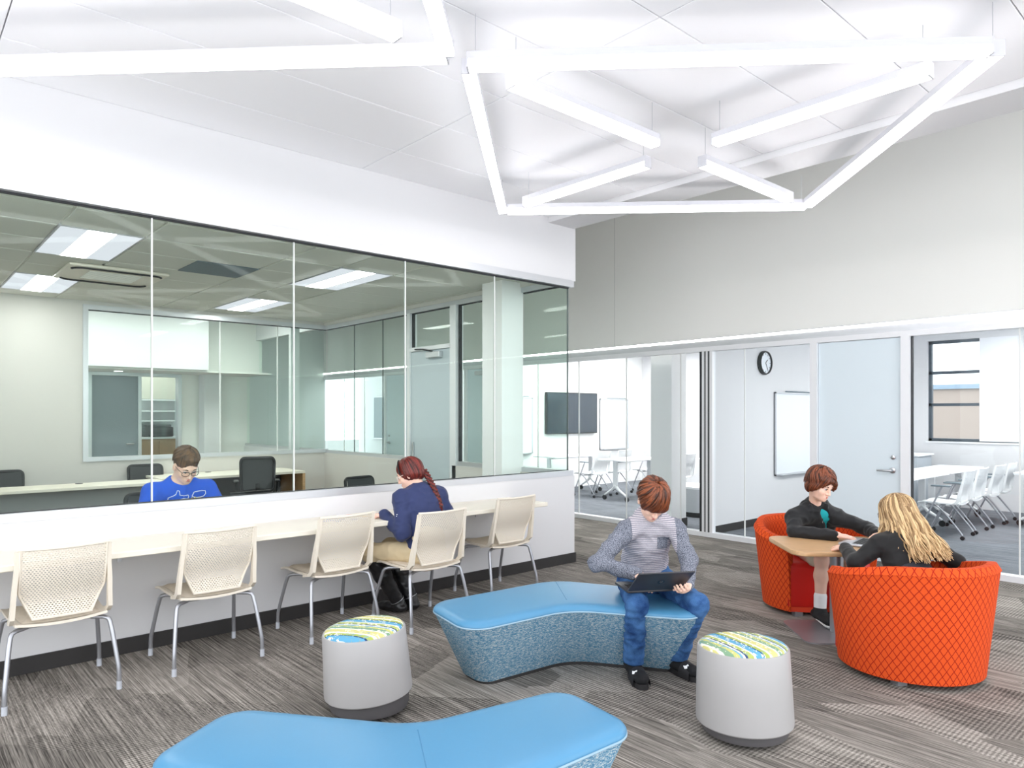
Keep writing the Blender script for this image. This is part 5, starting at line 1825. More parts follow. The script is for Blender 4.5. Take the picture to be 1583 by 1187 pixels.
# ---------------------------------------------------------------- boy with laptop
def boy_laptop():
    f = V3((-0.57, -0.82, 0))
    J = dict(pelvis=(3.57, 2.75, 0.535), waist=(3.555, 2.735, 0.66), chest=(3.515, 2.68, 0.80), neck=(3.465, 2.62, 0.935),
             shR=(3.340, 2.700, 0.852), elR=(3.13, 2.755, 0.675), wrR=(3.305, 2.605, 0.612),
             shL=(3.590, 2.530, 0.852), elL=(3.565, 2.415, 0.68), wrL=(3.425, 2.335, 0.578),
             hipR=(3.495, 2.80, 0.520), knR=(3.205, 2.525, 0.468), anR=(3.30, 2.62, 0.085), toeR=(3.215, 2.495, 0.038),
             hipL=(3.645, 2.70, 0.520), knL=(3.455, 2.295, 0.468), anL=(3.555, 2.50, 0.085), toeL=(3.53, 2.36, 0.038))
    hc, hf = (3.405, 2.563, 1.043), (-0.36, -0.62, -0.72)
    org = (3.55, 2.72, 0.0)
    w = 0.88
    bp = head_prims(hc, hf, J['neck'], 0.97, nr=0.047) + torso_prims(J, f, -0.014, w)
    for s_ in 'LR':
        bp += arm_prims(J, s_, -0.004, w) + leg_prims(J, s_, -0.006, w)
    bp += hand_prims(J['wrR'], (-0.12, -0.93, -0.25), (0.05, -0.2, -1), 1, (0.45, 0.5, 0.3), 0.95)
    bp += hand_prims(J['wrL'], (-0.80, -0.35, -0.22), (-0.2, 0.35, 0.9), 1, (0.45, 0.7, 0.5), 0.92)
    b = sdf_object('person', bp, 0.006, M['skin'], None, org)
    tag(b, 'seated boy in grey striped sweater and jeans with laptop on knees', 'person')
    lips(b, org, hc, hf, (0, 0, 1), 0.97)
    face_bits(b, org, hc, hf, (0, 0, 1), 0.97, mat('brow auburn', (120, 62, 34), 0.7))
    grey = heather('knit light grey striped', (176, 170, 176), (206, 202, 208), 300, (0.0115, 0.36, (126, 126, 140)))
    dark = heather('knit dark heather', (62, 66, 78), (150, 154, 166), 260)
    sp = torso_prims(J, f, 0.008, w, 0.035)
    sp.insert(0, ('fcap', V3(J['pelvis']) + (0, 0, -0.02), V3(J['waist']), 0.148, 0.138, f, 0.76, 0.03))
    for s_ in 'LR':
        sp += arm_prims(J, s_, 0.010, 0.94, 0.016)
    nk = V3(J['neck'])
    sp.append(('sub', nk + V3((-0.03, -0.045, 0.075)), np.eye(3), (0.075, 0.075, 0.075), 0.008))
    sp.append(('cut', (0, 0, 0.505), (0, 0, -1)))
    def mf(c):
        du = np.minimum(near_seg(c, J['shL'], J['elL']), near_seg(c, J['shR'], J['elR']))
        df = np.minimum(near_seg(c, J['elL'], J['wrL']), near_seg(c, J['elR'], J['wrR']))
        lat = np.abs((c - nk) @ np.array((0.82, -0.57, 0)))
        dn = np.linalg.norm(c - (nk + V3((-0.03, -0.045, 0.075))), axis=1)
        return (((du < 0.066) & (lat > 0.135)) | (df < 0.060) | (dn < 0.089)).astype(int)
    sh = sdf_object('sweater', sp, 0.0055, [grey, dark], b, org, fold=(0.006, 9, (1, 1, 1.6)), matfn=mf)
    # chest pocket
    patch_on(sh, org, 'pocket', dark, sh, 0.035, 0.105, -0.20, -0.125, nk + f * 0.6, (0.82, -0.57, 0), (0, 0, 1), -f)
    jn = denim('denim blue')
    pp = [('fcap', V3(J['pelvis']) + (0, 0, -0.01), V3(J['pelvis']) + (0, 0, 0.06), 0.150, 0.140, f, 0.80, 0.03)]
    for s_ in 'LR':
        pp += leg_prims(J, s_, 0.012, w, 0.03, 0.95, True, False)
    pp.append(('cut', (0, 0, 0.092), (0, 0, -1)))
    sdf_object('jeans', pp, 0.006, jn, b, org, fold=(0.0075, 7.5, (1, 1, 1.9)))
    # socks and slides
    blk = mat('sock black', (20, 21, 24), 0.9)
    sole = mat('slide sole black', (34, 33, 35), 0.6)
    swm = mat('swoosh white', (245, 245, 245), 0.5)
    for s_ in 'RL':
        an, to = V3(J['an' + s_]), V3(J['toe' + s_])
        d = (to - an) * (1, 1, 0)
        ln = np.linalg.norm(d)
        d /= ln
        he = an - d * 0.05
        tip = to + d * 0.035
        sd = V3((d[1], -d[0], 0))
        so = sdf_object('sock', [('cap', an + (0, 0, 0.05), an, 0.045, 0.044, 0.02), ('fcap', he + (0, 0, -0.025), to + (0, 0, 0.012), 0.044, 0.043, (0, 0, 1), 0.78, 0.03)], 0.006, blk, b, org)
        mid = (he + tip) / 2
        L2 = np.linalg.norm(tip - he) / 2 + 0.012
        ol = []
        for k in range(28):
            a = 2 * PI * k / 28
            x, y = math.cos(a), math.sin(a)
            wv = 0.040 + 0.010 * x
            ol.append(mid * (1, 1, 0) + d * (math.copysign(abs(x) ** 0.75, x) * L2) + sd * (math.copysign(abs(y) ** 0.8, y) * wv) - V3(org))
        sl = MB().loft([[(p[0], p[1], z) for p in ol] for z in (0.001, 0.010, 0.026, 0.030)]).build('slide_sandal', sole, b, smooth=50)
        st = mid + d * 0.045
        strap = MB().grid(lambda u, v: tuple(st - V3(org) * (1, 1, 0) + d * ((v - 0.5) * (0.085 - 0.02 * math.sin(PI * u))) + sd * (math.cos(PI * u) * 0.052) + V3((0, 0, -st[2] + 0.018 + 0.068 * math.sin(PI * u) ** 0.75 - 0.018 * (v - 0.2)))), 18, 6, (0, 0, 0.006))
        sto = strap.build('strap', sole, sl, smooth=60)
        sw = [(-0.036, 0.016), (-0.042, -0.002), (-0.036, -0.015), (-0.020, -0.016), (0.044, 0.018), (-0.016, -0.001), (-0.029, 0.002)]
        P3 = []
        for x, y in sw:
            h, nrm = cast(sto, org, st + sd * (-x) + d * (-y) + V3((0, 0, 0.2)), (0, 0, -1))
            if h is None:
                break
            P3.append(h + nrm * 0.0022)
        else:
            m_ = MB()
            m_.add(P3, [(0, 1, 2, 6), (2, 3, 5, 6), (3, 4, 5)])
            m_.build('swoosh_mark', swm, sto)
    # hair: full bowl with a heavy swept fringe
    L, ax = frame(hc, hf, (0, 0, 1), 0.97)
    hp = [('ell', L(0, -0.010, 0.040), ax, (0.086, 0.106, 0.094), 0.02),
          ('ell', L(0, 0.050, 0.045), ax, (0.074, 0.056, 0.058), 0.03),
          ('ell', L(-0.015, 0.086, 0.012), ax, (0.056, 0.022, 0.034), 0.02),
          ('ell', L(-0.062, 0.035, -0.008), ax, (0.022, 0.042, 0.045), 0.02),
          ('ell', L(0.062, 0.030, 0.005), ax, (0.022, 0.042, 0.040), 0.02),
          ('ell', L(0, -0.060, -0.03), ax, (0.062, 0.045, 0.06), 0.03),
          ('sub', L(0.0, 0.105, -0.058), ax, (0.058, 0.060, 0.058), 0.01),
          ('sub', L(-0.083, 0.0, -0.035), ax, (0.03, 0.026, 0.035), 0.008),
          ('sub', L(0.083, 0.0, -0.035), ax, (0.03, 0.026, 0.035), 0.008)]
    hm = hair_mat('hair auburn', (58, 28, 14), (134, 72, 42), 0.42)
    h = sdf_object('hair', hp, 0.005, hm, b, org, streak=streak_fn(hc, ax, fa=30, sweep=0.35))
    comb(h, hc, ax, 0.003, 24, 0.35)
    short_locks(h, org, hc, ax, 0.97, (0, -0.008, 0.040), (0.089, 0.112, 0.098), 230, lambda a: ramp(a, [(-3.2, -0.75), (-2.0, -0.55), (-1.3, -0.30), (-0.8, -0.28), (0, -0.16), (0.6, -0.05), (1.0, -0.25), (1.6, -0.30), (2.2, -0.6), (3.2, -0.75)]), 0.5, hm, 11)
    return b
boy_laptop()
laptop('graphite laptop open on the knees of the seated boy', (3.262, 2.440, 0.550), math.atan2(0.515, -0.857), 0.0, 0.92, M['lapd'])

# ---------------------------------------------------------------- boy in the black jacket
def boy_jacket():
    f = V3((-0.617, -0.787, 0))
    J = dict(pelvis=(5.62, 2.63, 0.50), waist=(5.58, 2.60, 0.61), chest=(5.485, 2.555, 0.705), neck=(5.375, 2.505, 0.838),
             shR=(5.236, 2.602, 0.748), elR=(5.095, 2.53, 0.664), wrR=(5.15, 2.255, 0.672),
             shL=(5.508, 2.395, 0.748), elL=(5.60, 2.20, 0.672), wrL=(5.42, 2.06, 0.668),
             hipR=(5.549, 2.686, 0.485), knR=(5.235, 2.39, 0.462), anR=(5.195, 2.385, 0.095), toeR=(5.10, 2.275, 0.042),
             hipL=(5.69, 2.574, 0.485), knL=(5.42, 2.24, 0.462), anL=(5.41, 2.25, 0.095), toeL=(5.33, 2.13, 0.042))
    hc, hf = (5.310, 2.437, 1.010), (-0.20, -0.86, -0.34)
    org = (5.6, 2.62, 0)
    up = (0.05, -0.1, 1)
    w = 0.88
    bp = head_prims(hc, hf, J['neck'], 0.93, up, nr=0.046) + torso_prims(J, f, -0.006, w)
    for s_ in 'LR':
        bp += arm_prims(J, s_, -0.004, w) + leg_prims(J, s_, 0, w)
    bp += hand_prims(J['wrR'], (0.42, -0.9, -0.10), (0.1, 0.05, -1), 1, (0.12, 0.25, 0.2), 0.98)
    bp += hand_prims(J['wrL'], (-0.85, -0.35, -0.1), (0, 0, -1), -1, (0.2, 0.3, 0.2), 0.98)
    b = sdf_object('person', bp, 0.006, M['skin'], None, org)
    tag(b, 'boy in black jacket and teal shirt leaning on the oak table', 'person')
    lips(b, org, hc, hf, up, 0.93)
    face_bits(b, org, hc, hf, up, 0.93, mat('brow brown', (84, 48, 30), 0.7), True)
    teal = mat('tee teal', (24, 168, 176), 0.8, var=0.05, scale=20)
    tp = torso_prims(J, f, 0.006, w, 0.035)
    nk = V3(J['neck'])
    tp.append(('sub', nk + V3((-0.045, -0.06, 0.075)), np.eye(3), (0.072, 0.072, 0.080), 0.008))
    ts = sdf_object('tee_shirt', tp, 0.006, teal, b, org)
    # jacket: open V at the front
    jk = mat('jacket black softshell', (15, 16, 20), 0.75, var=0.08, scale=30, sheen=0.1)
    jp = torso_prims(J, f, 0.020, w, 0.03)
    for s_ in 'LR':
        jp += arm_prims(J, s_, 0.013, w, 0.016, 0.97)
    top = nk + (V3(J['chest']) - nk) * 0.35
    r_ = V3((-0.787, 0.617, 0))
    # stand collar
    for k in range(9):
        a = -PI * 0.72 + 1.44 * PI * k / 8
        d1 = -f * math.cos(a) + r_ * math.sin(a)
        jp.append(('cap', nk + d1 * 0.072 + (0, 0, -0.03), nk + d1 * 0.082 + (0, 0, 0.035 - 0.02 * abs(a) / 2), 0.014, 0.010, 0.015))
    # opening wedge
    fr = nk + f * 0.15 + V3((0, 0, 0.02))
    jp.append(('sub', nk + f * 0.085 + V3((0, 0, 0.07)), np.eye(3), (0.062, 0.062, 0.085), 0.01))
    for k in range(7):
        t = k / 6
        pz = nk + f * (0.145 + 0.06 * t) + (V3(J['waist']) - nk) * (0.10 + 0.62 * t) + r_ * (-0.02)
        jp.append(('sub', pz, (r_, f, (0, 0, 1)), (0.050 - 0.036 * t, 0.085, 0.05), 0.008))
    sh = sdf_object('jacket', jp, 0.006, jk, b, org, fold=(0.007, 8, (1, 1, 1.5)))
    sdf_object('shorts', [('fcap', V3(J['pelvis']) + (0, 0, -0.01), V3(J['pelvis']) + (0, 0, 0.05), 0.150, 0.145, f, 0.8, 0.03)] + [('cap', V3(J['hip' + s_]), V3(J['hip' + s_]) + (V3(J['kn' + s_]) - V3(J['hip' + s_])) * 0.83, 0.095, 0.082, 0.03) for s_ in 'LR'], 0.006, mat('shorts stone', (206, 196, 176), 0.85, var=0.04), b, org, fold=(0.005, 8, (1, 1, 1.5)))
    for s_ in 'LR':
        an, to, kn = V3(J['an' + s_]), V3(J['toe' + s_]), V3(J['kn' + s_])
        sdf_object('sock', [('cap', an + (kn - an) * 0.27, an, 0.046, 0.043, 0.02)], 0.006, mat('sock white', (236, 236, 238), 0.9), b, org)
        d = (to - an) * (1, 1, 0)
        d /= np.linalg.norm(d)
        he = an - d * 0.045
        sho = sdf_object('shoe', [('cap', an + (0, 0, 0.0), an + (0, 0, -0.03), 0.047, 0.046, 0.02), ('fcap', he + (0, 0, -0.035), to + d * 0.03 + (0, 0, 0.012), 0.047, 0.048, (0, 0, 1), 0.72, 0.03), ('cut', (0, 0, 0.036), (0, 0, -1))], 0.006, mat('canvas shoe black', (26, 26, 28), 0.8), b, org)
        sdf_object('sole', [('fcap', he + (0, 0, -0.035), to + d * 0.03 + (0, 0, 0.0), 0.050, 0.052, (0, 0, 1), 0.72, 0.03), ('cut', (0, 0, 0.037), (0, 0, 1)), ('cut', (0, 0, 0.013), (0, 0, -1))], 0.006, mat('shoe rubber white', (240, 240, 238), 0.6), sho, org)
    L, ax = frame(hc, hf, up, 0.93)
    hp = [('ell', L(0, -0.014, 0.045), ax, (0.090, 0.110, 0.096), 0.02),
          ('ell', L(0.01, 0.048, 0.074), ax, (0.074, 0.052, 0.046), 0.03),
          ('ell', L(-0.030, 0.078, 0.058), ax, (0.046, 0.024, 0.022), 0.02),
          ('ell', L(-0.074, 0.060, 0.024), ax, (0.022, 0.030, 0.040), 0.02),
          ('cap', L(-0.070, 0.075, 0.040), L(-0.092, 0.070, -0.018), 0.018, 0.006, 0.015),
          ('cap', L(-0.050, 0.090, 0.048), L(-0.078, 0.088, 0.004), 0.016, 0.005, 0.012),
          ('cap', L(0.030, 0.080, 0.066), L(0.066, 0.062, 0.028), 0.020, 0.010, 0.02),
          ('ell', L(0.076, 0.010, 0.002), ax, (0.022, 0.042, 0.040), 0.02),
          ('ell', L(0.066, -0.03, -0.022), ax, (0.033, 0.048, 0.046), 0.02),
          ('ell', L(-0.068, -0.02, -0.012), ax, (0.031, 0.048, 0.046), 0.02),
          ('ell', L(0, -0.070, -0.030), ax, (0.066, 0.043, 0.064), 0.03),
          ('sub', L(0.0, 0.118, -0.028), ax, (0.064, 0.074, 0.084), 0.01)]
    hp = [(q[0], q[1], q[2], tuple(x * 0.95 for x in q[3]), q[4]) if q[0] != 'cap' else q for q in hp]
    hm = hair_mat('hair chestnut', (48, 22, 12), (128, 68, 42), 0.4)
    h = sdf_object('hair', hp, 0.005, hm, b, org, streak=streak_fn(hc, ax, fa=26, seed=3, sweep=0.25))
    comb(h, hc, ax, 0.004, 18, 0.3)
    short_locks(h, org, hc, ax, 0.95, (0, -0.012, 0.045), (0.094, 0.116, 0.102), 230, lambda a: ramp(a, [(-3.2, -0.75), (-2.0, -0.55), (-1.3, -0.35), (-0.9, -0.15), (-0.6, 0.15), (-0.2, 0.38), (0.3, 0.48), (0.8, 0.20), (1.2, -0.25), (1.8, -0.5), (3.2, -0.75)]), -0.6, hm, 12, 0.0095)
    # zip pull
    zp, nrm = cast(sh, org, nk + f * 0.5 + V3(r_) * -0.045 + (0, 0, -0.12), -f)
    if zp is not None:
        MB().rbox(-0.005, 0.005, -0.003, 0.003, -0.008, 0.008, 0.002, 1).xf(Matrix.Translation(zp)).build('zip_pull', M['chrome'], sh)
    return b
boy_jacket()
laptop('silver laptop on the oak table under the boy\'s hand', (5.175, 1.965, 0.642), PI + 0.12, 0.0, 0.40, M['laps'], logo=False)

# ---------------------------------------------------------------- blonde woman seen from behind
def woman_blonde():
    f = V3((0.5, 0.866, 0))
    J = dict(pelvis=(4.67, 1.58, 0.49), waist=(4.695, 1.605, 0.585), chest=(4.755, 1.645, 0.675), neck=(4.825, 1.685, 0.775),
             shR=(4.960, 1.600, 0.735), elR=(5.060, 1.455, 0.615), wrR=(5.13, 1.66, 0.66),
             shL=(4.685, 1.765, 0.735), elL=(4.560, 1.870, 0.615), wrL=(4.75, 2.01, 0.662),
             hipR=(4.748, 1.535, 0.48), knR=(5.00, 1.88, 0.46), anR=(5.02, 1.86, 0.085), toeR=(5.09, 1.98, 0.04),
             hipL=(4.592, 1.625, 0.48), knL=(4.84, 1.99, 0.46), anL=(4.86, 1.97, 0.085), toeL=(4.93, 2.09, 0.052))
    hc, hf = (4.868, 1.740, 0.908), (0.33, 0.92, -0.20)
    org = (4.67, 1.58, 0)
    w = 0.92
    bp = head_prims(hc, hf, J['neck'], 0.95, nr=0.046) + torso_prims(J, f, -0.004, w)
    for s_ in 'LR':
        bp += arm_prims(J, s_, -0.004, w) + leg_prims(J, s_, -0.004, w)
    bp += hand_prims(J['wrR'], (0.1, 0.95, -0.05), (0, 0, -1), -1, (0.2, 0.3, 0.2), 0.9)
    bp += hand_prims(J['wrL'], (0.6, 0.75, -0.05), (0, 0, -1), 1, (0.2, 0.3, 0.2), 0.9)
    b = sdf_object('person', bp, 0.006, M['skin'], None, org)
    tag(b, 'woman with long blonde hair and black top seen from behind', 'person')
    lips(b, org, hc, hf, (0, 0, 1), 0.95)
    face_bits(b, org, hc, hf, (0, 0, 1), 0.95, mat('brow blonde', (150, 116, 78), 0.7))
    glasses(b, org, hc, hf, (0, 0, 1), 0.95, mat('spectacle frame navy', (36, 44, 64), 0.3), w=0.025, hgt=0.018)
    bk = mat('top black jersey', (9, 9, 11), 0.8, sheen=0.1, var=0.08, scale=20)
    sp = torso_prims(J, f, 0.008, w, 0.035)
    for s_ in 'LR':
        sp += arm_prims(J, s_, 0.010, w, 0.025)
    sp.append(('sub', V3(J['neck']) + (0, 0, 0.055), np.eye(3), (0.072, 0.072, 0.055), 0.01))
    sdf_object('black_top', sp, 0.006, bk, b, org, fold=(0.005, 8, (1, 1, 1.4)))
    pp = [('fcap', V3(J['pelvis']) + (0, 0, -0.01), V3(J['pelvis']) + (0, 0, 0.05), 0.145, 0.135, f, 0.8, 0.03)]
    for s_ in 'LR':
        pp += leg_prims(J, s_, 0.006, w, 0.03, 1.0, False, False)
    sdf_object('trousers', pp, 0.007, mat('trousers charcoal', (44, 46, 54), 0.85), b, org)
    for s_ in 'LR':
        an, to = V3(J['an' + s_]), V3(J['toe' + s_])
        sdf_object('shoe', [('cap', an, an + (0, 0, -0.03), 0.045, 0.044, 0.02), ('fcap', an + (an - to) * 0.3 * V3((1, 1, 0)) + (0, 0, -0.04), to, 0.042, 0.042, (0, 0, 1), 0.72, 0.03)], 0.007, M['black'], b, org)
    L, ax = frame(hc, hf, (0, 0, 1), 0.95)
    hm = hair_mat('hair honey blonde', (122, 92, 58), (220, 188, 142), 0.42)
    hp = [('ell', L(0, -0.014, 0.038), ax, (0.084, 0.106, 0.090), 0.02),
          ('ell', L(0, -0.055, -0.06), ax, (0.078, 0.055, 0.10), 0.04),
          ('ell', L(0.015, -0.085, -0.115), ax, (0.066, 0.036, 0.06), 0.03),
          ('ell', L(-0.068, 0.01, -0.03), ax, (0.020, 0.045, 0.075), 0.03),
          ('ell', L(0.068, 0.01, -0.04), ax, (0.022, 0.05, 0.09), 0.03),
          ('sub', L(0.0, 0.115, -0.05), ax, (0.060, 0.070, 0.085), 0.01)]
    h = sdf_object('hair', hp, 0.006, hm, b, org, streak=streak_fn(hc, ax, fa=26, seed=9))
    comb(h, hc, ax, 0.002, 20)
    # wavy locks falling over back and shoulders
    rnd = random.Random(4)
    lk = MB()
    svals = []
    bk_ = np.array([(-f) @ ax[0], (-f) @ ax[1], (-f) @ ax[2]])          # towards her back, in head axes
    for i in range(430):
        az = rnd.uniform(-2.35, 2.35)                     # 0 = straight back
        el = rnd.uniform(0.0, 1.52)
        dirx, diry = math.sin(az), -math.cos(az)
        ln = rnd.uniform(0.235, 0.325) - 0.09 * max(0, diry)
        ph, amp, fq = rnd.uniform(0, 6.28), rnd.uniform(0.005, 0.012), rnd.uniform(3.4, 4.6)
        out = rnd.uniform(0.0, 0.012)
        fan = rnd.uniform(0.15, 0.75)
        pts, rad = [], []
        n = 18
        for k in range(n + 1):
            t = k / n
            t1 = 0.36 * (0.35 + 0.65 * el / 1.5)
            if t < t1:
                e2 = el * (1 - t / t1)
                q = np.array((dirx * (0.087 + out) * math.cos(e2), diry * (0.109 + out) * math.cos(e2) - 0.014, 0.040 + 0.095 * math.sin(e2)))
            else:
                tt = (t - t1) / (1 - t1)
                q = np.array((dirx * (0.087 + out) * (1 + fan * tt * tt), diry * (0.109 + out) - 0.014, 0.040 - ln * tt))
                if diry < 0.45:
                    q = q + bk_ * (0.205 * tt ** 1.3) * min(1, (0.45 - diry) / 0.5)
                q = q + np.array((-0.012 * tt, 0, 0))
            wv = amp * min(1, max(0, t - 0.3) * 2.5)
            q = q + np.array((wv * math.sin(fq * 4 * t + ph), wv * math.cos(fq * 4 * t + ph), 0))
            pts.append(L(*q) - V3(org))
            rad.append(0.0072 * (1 - 0.72 * max(0, t - 0.6) / 0.4))
        n0 = len(lk.v)
        lk.tube(pts, rad, 6, flat=0.75)
        sv = rnd.uniform(0.2, 0.95)
        svals += [min(1, max(0, sv + 0.35 * ((((j // 6) / n)) - 0.45))) for j in range(len(lk.v) - n0)]
    lo = lk.build('hair_locks', hm, h, smooth=80)
    lo['kind'] = 'stuff'
    at = lo.data.color_attributes.new('streak', 'FLOAT_COLOR', 'POINT')
    for i, s in enumerate(svals):
        at.data[i].color = (s, s, s, 1)
    return b
woman_blonde()

# ---------------------------------------------------------------- woman in navy jacket at the counter
def woman_navy():
    f = V3((0, 1, 0))
    J = dict(pelvis=(3.09, 4.43, 0.53), waist=(3.10, 4.455, 0.65), chest=(3.115, 4.51, 0.80), neck=(3.115, 4.555, 0.945),
             shR=(3.280, 4.545, 0.905), elR=(3.36, 4.47, 0.69), wrR=(3.18, 4.69, 0.785),
             shL=(2.955, 4.555, 0.905), elL=(2.885, 4.44, 0.665), wrL=(2.865, 4.67, 0.780),
             hipR=(3.18, 4.46, 0.51), knR=(3.02, 4.84, 0.495), anR=(3.135, 4.70, 0.085), toeR=(3.115, 4.84, 0.04),
             hipL=(3.00, 4.46, 0.51), knL=(2.785, 4.75, 0.495), anL=(3.01, 4.69, 0.085), toeL=(2.97, 4.82, 0.04))
    hc, hf = (3.062, 4.612, 1.088), (-0.58, 0.66, -0.40)
    org = (3.09, 4.45, 0)
    w = 0.97
    bp = head_prims(hc, hf, J['neck'], 0.97, nr=0.046) + torso_prims(J, f, -0.004, w)
    for s_ in 'LR':
        bp += arm_prims(J, s_, -0.004, w) + leg_prims(J, s_, 0, w)
    bp += hand_prims(J['wrL'], (-0.35, 0.9, -0.12), (0, 0, -1), 1, (0.25, 0.3, 0.2), 0.92)
    bp += hand_prims(J['wrR'], (-0.6, 0.75, -0.12), (0, 0, -1), -1, (0.25, 0.3, 0.2), 0.92)
    b = sdf_object('person', bp, 0.006, M['skin'], None, org)
    tag(b, 'woman in navy jacket reading at the counter, dark red braid', 'person')
    lips(b, org, hc, hf, (0, 0, 1), 0.97)
    face_bits(b, org, hc, hf, (0, 0, 1), 0.97, mat('brow dark red', (80, 36, 30), 0.7))
    glasses(b, org, hc, hf, (0, 0, 1), 0.97, mat('spectacle frame pale', (226, 214, 204), 0.3))
    nv = mat('jacket navy', (36, 48, 92), 0.75, var=0.06, scale=24, sheen=0.1)
    sp = torso_prims(J, f, 0.018, w, 0.04)
    for s_ in 'LR':
        sp += arm_prims(J, s_, 0.014, w, 0.025, 0.98)
    nk = V3(J['neck'])
    for k in range(9):
        a = 2 * PI * k / 9
        sp.append(('cap', nk + V3((math.cos(a) * 0.058, math.sin(a) * 0.055, -0.02)), nk + V3((math.cos(a) * 0.060, math.sin(a) * 0.058, 0.028)), 0.013, 0.009, 0.015))
    sp.append(('cut', (0, 0, 0.545), (0, 0, -1)))
    sh = sdf_object('navy_jacket', sp, 0.006, nv, b, org, fold=(0.007, 8, (1, 1, 1.4)))
    # small white embroidery on the left upper arm
    for k, (ln, dz) in enumerate(((0.045, 0.0), (0.032, -0.012))):
        stroke_on(sh, org, 'embroidery', M['white'], sh, [(x * ln, dz) for x in (-0.5, 0, 0.5)], V3((2.6, 4.35, 0.80)), (0.5, 0.5, 0.0), (0, 0, 1), (0.9, 0.45, 0), 0.003)
    kh = mat('trousers khaki', (204, 186, 152), 0.85, var=0.04, scale=18)
    pp = [('fcap', V3(J['pelvis']) + (0, 0, -0.01), V3(J['pelvis']) + (0, 0, 0.06), 0.160, 0.145, f, 0.85, 0.03)]
    for s_ in 'LR':
        pp += leg_prims(J, s_, 0.008, w, 0.03, 0.25, True, False)
    sdf_object('khaki_trousers', pp, 0.006, kh, b, org, fold=(0.005, 8, (1, 1, 1.5)))
    bt = mat('boot leather black', (24, 24, 26), 0.35, spec=0.5, bump=0.05, bscale=60)
    for s_ in 'LR':
        an, to, kn = V3(J['an' + s_]), V3(J['toe' + s_]), V3(J['kn' + s_])
        d = (to - an) * (1, 1, 0)
        d /= np.linalg.norm(d)
        bo = sdf_object('boot', [('cap', kn + (an - kn) * 0.10, kn + (an - kn) * 0.45, 0.066, 0.064, 0.03), ('cap', kn + (an - kn) * 0.45, an, 0.064, 0.048, 0.03), ('fcap', an - d * 0.03 + (0, 0, -0.04), to + d * 0.02, 0.046, 0.044, (0, 0, 1), 0.75, 0.03), ('cut', (0, 0, 0.004), (0, 0, -1))], 0.006, bt, b, org, fold=(0.003, 12, (1, 1, 1.5)))
        u_ = (kn - an) / np.linalg.norm(kn - an)
        e1 = np.cross(u_, (0, 0, 1.0))
        e1 = np.cross(u_, (1, 0, 0))
        e1 /= np.linalg.norm(e1)
        e2 = np.cross(u_, e1)
        cc_ = an + u_ * 0.02
        MB().tube([cc_ + (e1 * math.cos(a) + e2 * math.sin(a)) * 0.052 - V3(org) for a in [2 * PI * k / 16 for k in range(17)]], 0.006, 6, caps=False, flat=0.6).build('boot_strap', M['chrome'], bo, smooth=60)
    L, ax = frame(hc, hf, (0, 0, 1), 0.97)
    hm = hair_mat('hair dark red', (46, 14, 12), (124, 46, 38), 0.4)
    hp = [('ell', L(0, -0.014, 0.038), ax, (0.082, 0.106, 0.092), 0.02),
          ('ell', L(0, -0.070, -0.020), ax, (0.066, 0.045, 0.06), 0.03),
          ('ell', L(0.045, -0.02, -0.01), ax, (0.042, 0.065, 0.045), 0.03),
          ('ell', L(-0.045, -0.02, -0.01), ax, (0.042, 0.065, 0.045), 0.03),
          ('sub', L(0.0, 0.110, -0.040), ax, (0.066, 0.070, 0.092), 0.01)]
    h = sdf_object('hair', hp, 0.005, hm, b, org, streak=streak_fn(hc, ax, fa=24, seed=5))
    comb(h, hc, ax, 0.004, 20)
    # braid down the back, towards her right
    st = L(0.03, -0.105, -0.035)
    en = V3((3.215, 4.415, 0.84))
    mid = V3((3.185, 4.445, 0.975))
    br_, bs = [], []
    for k in range(13):
        t = k / 12
        p = st * (1 - t) ** 2 + mid * 2 * t * (1 - t) + en * t * t
        for s_ in (-1, 1):
            q = p + V3((s_ * 0.011 * (1 - 0.4 * t), 0, (0.008 if s_ > 0 else -0.004)))
            br_.append(('ell', q, ((0.8, 0, 0.6 * s_), (0, 1, 0), (-0.6 * s_, 0, 0.8)), (0.020 * (1 - 0.35 * t), 0.017 * (1 - 0.3 * t), 0.012), 0.004))
    br_.append(('cap', en, en + V3((0.012, 0.0, -0.05)), 0.013, 0.006, 0.01))
    sdf_object('braid', br_, 0.004, hm, h, org, streak=lambda v: 0.5 + 0.22 * np.sin(v[:, 2] * 190 + v[:, 0] * 120))
    # headband
    bd = []
    for k in range(21):
        a = PI * k / 20
        bd.append(L(0.086 * math.cos(a), 0.052 - 0.01 * math.sin(a), 0.020 + 0.100 * math.sin(a)) - V3(org))
    MB().tube(bd, 0.014, 8, flat=0.35, up=tuple(ax[1])).build('headband', M['black'], h, smooth=60)
    return b
woman_navy()

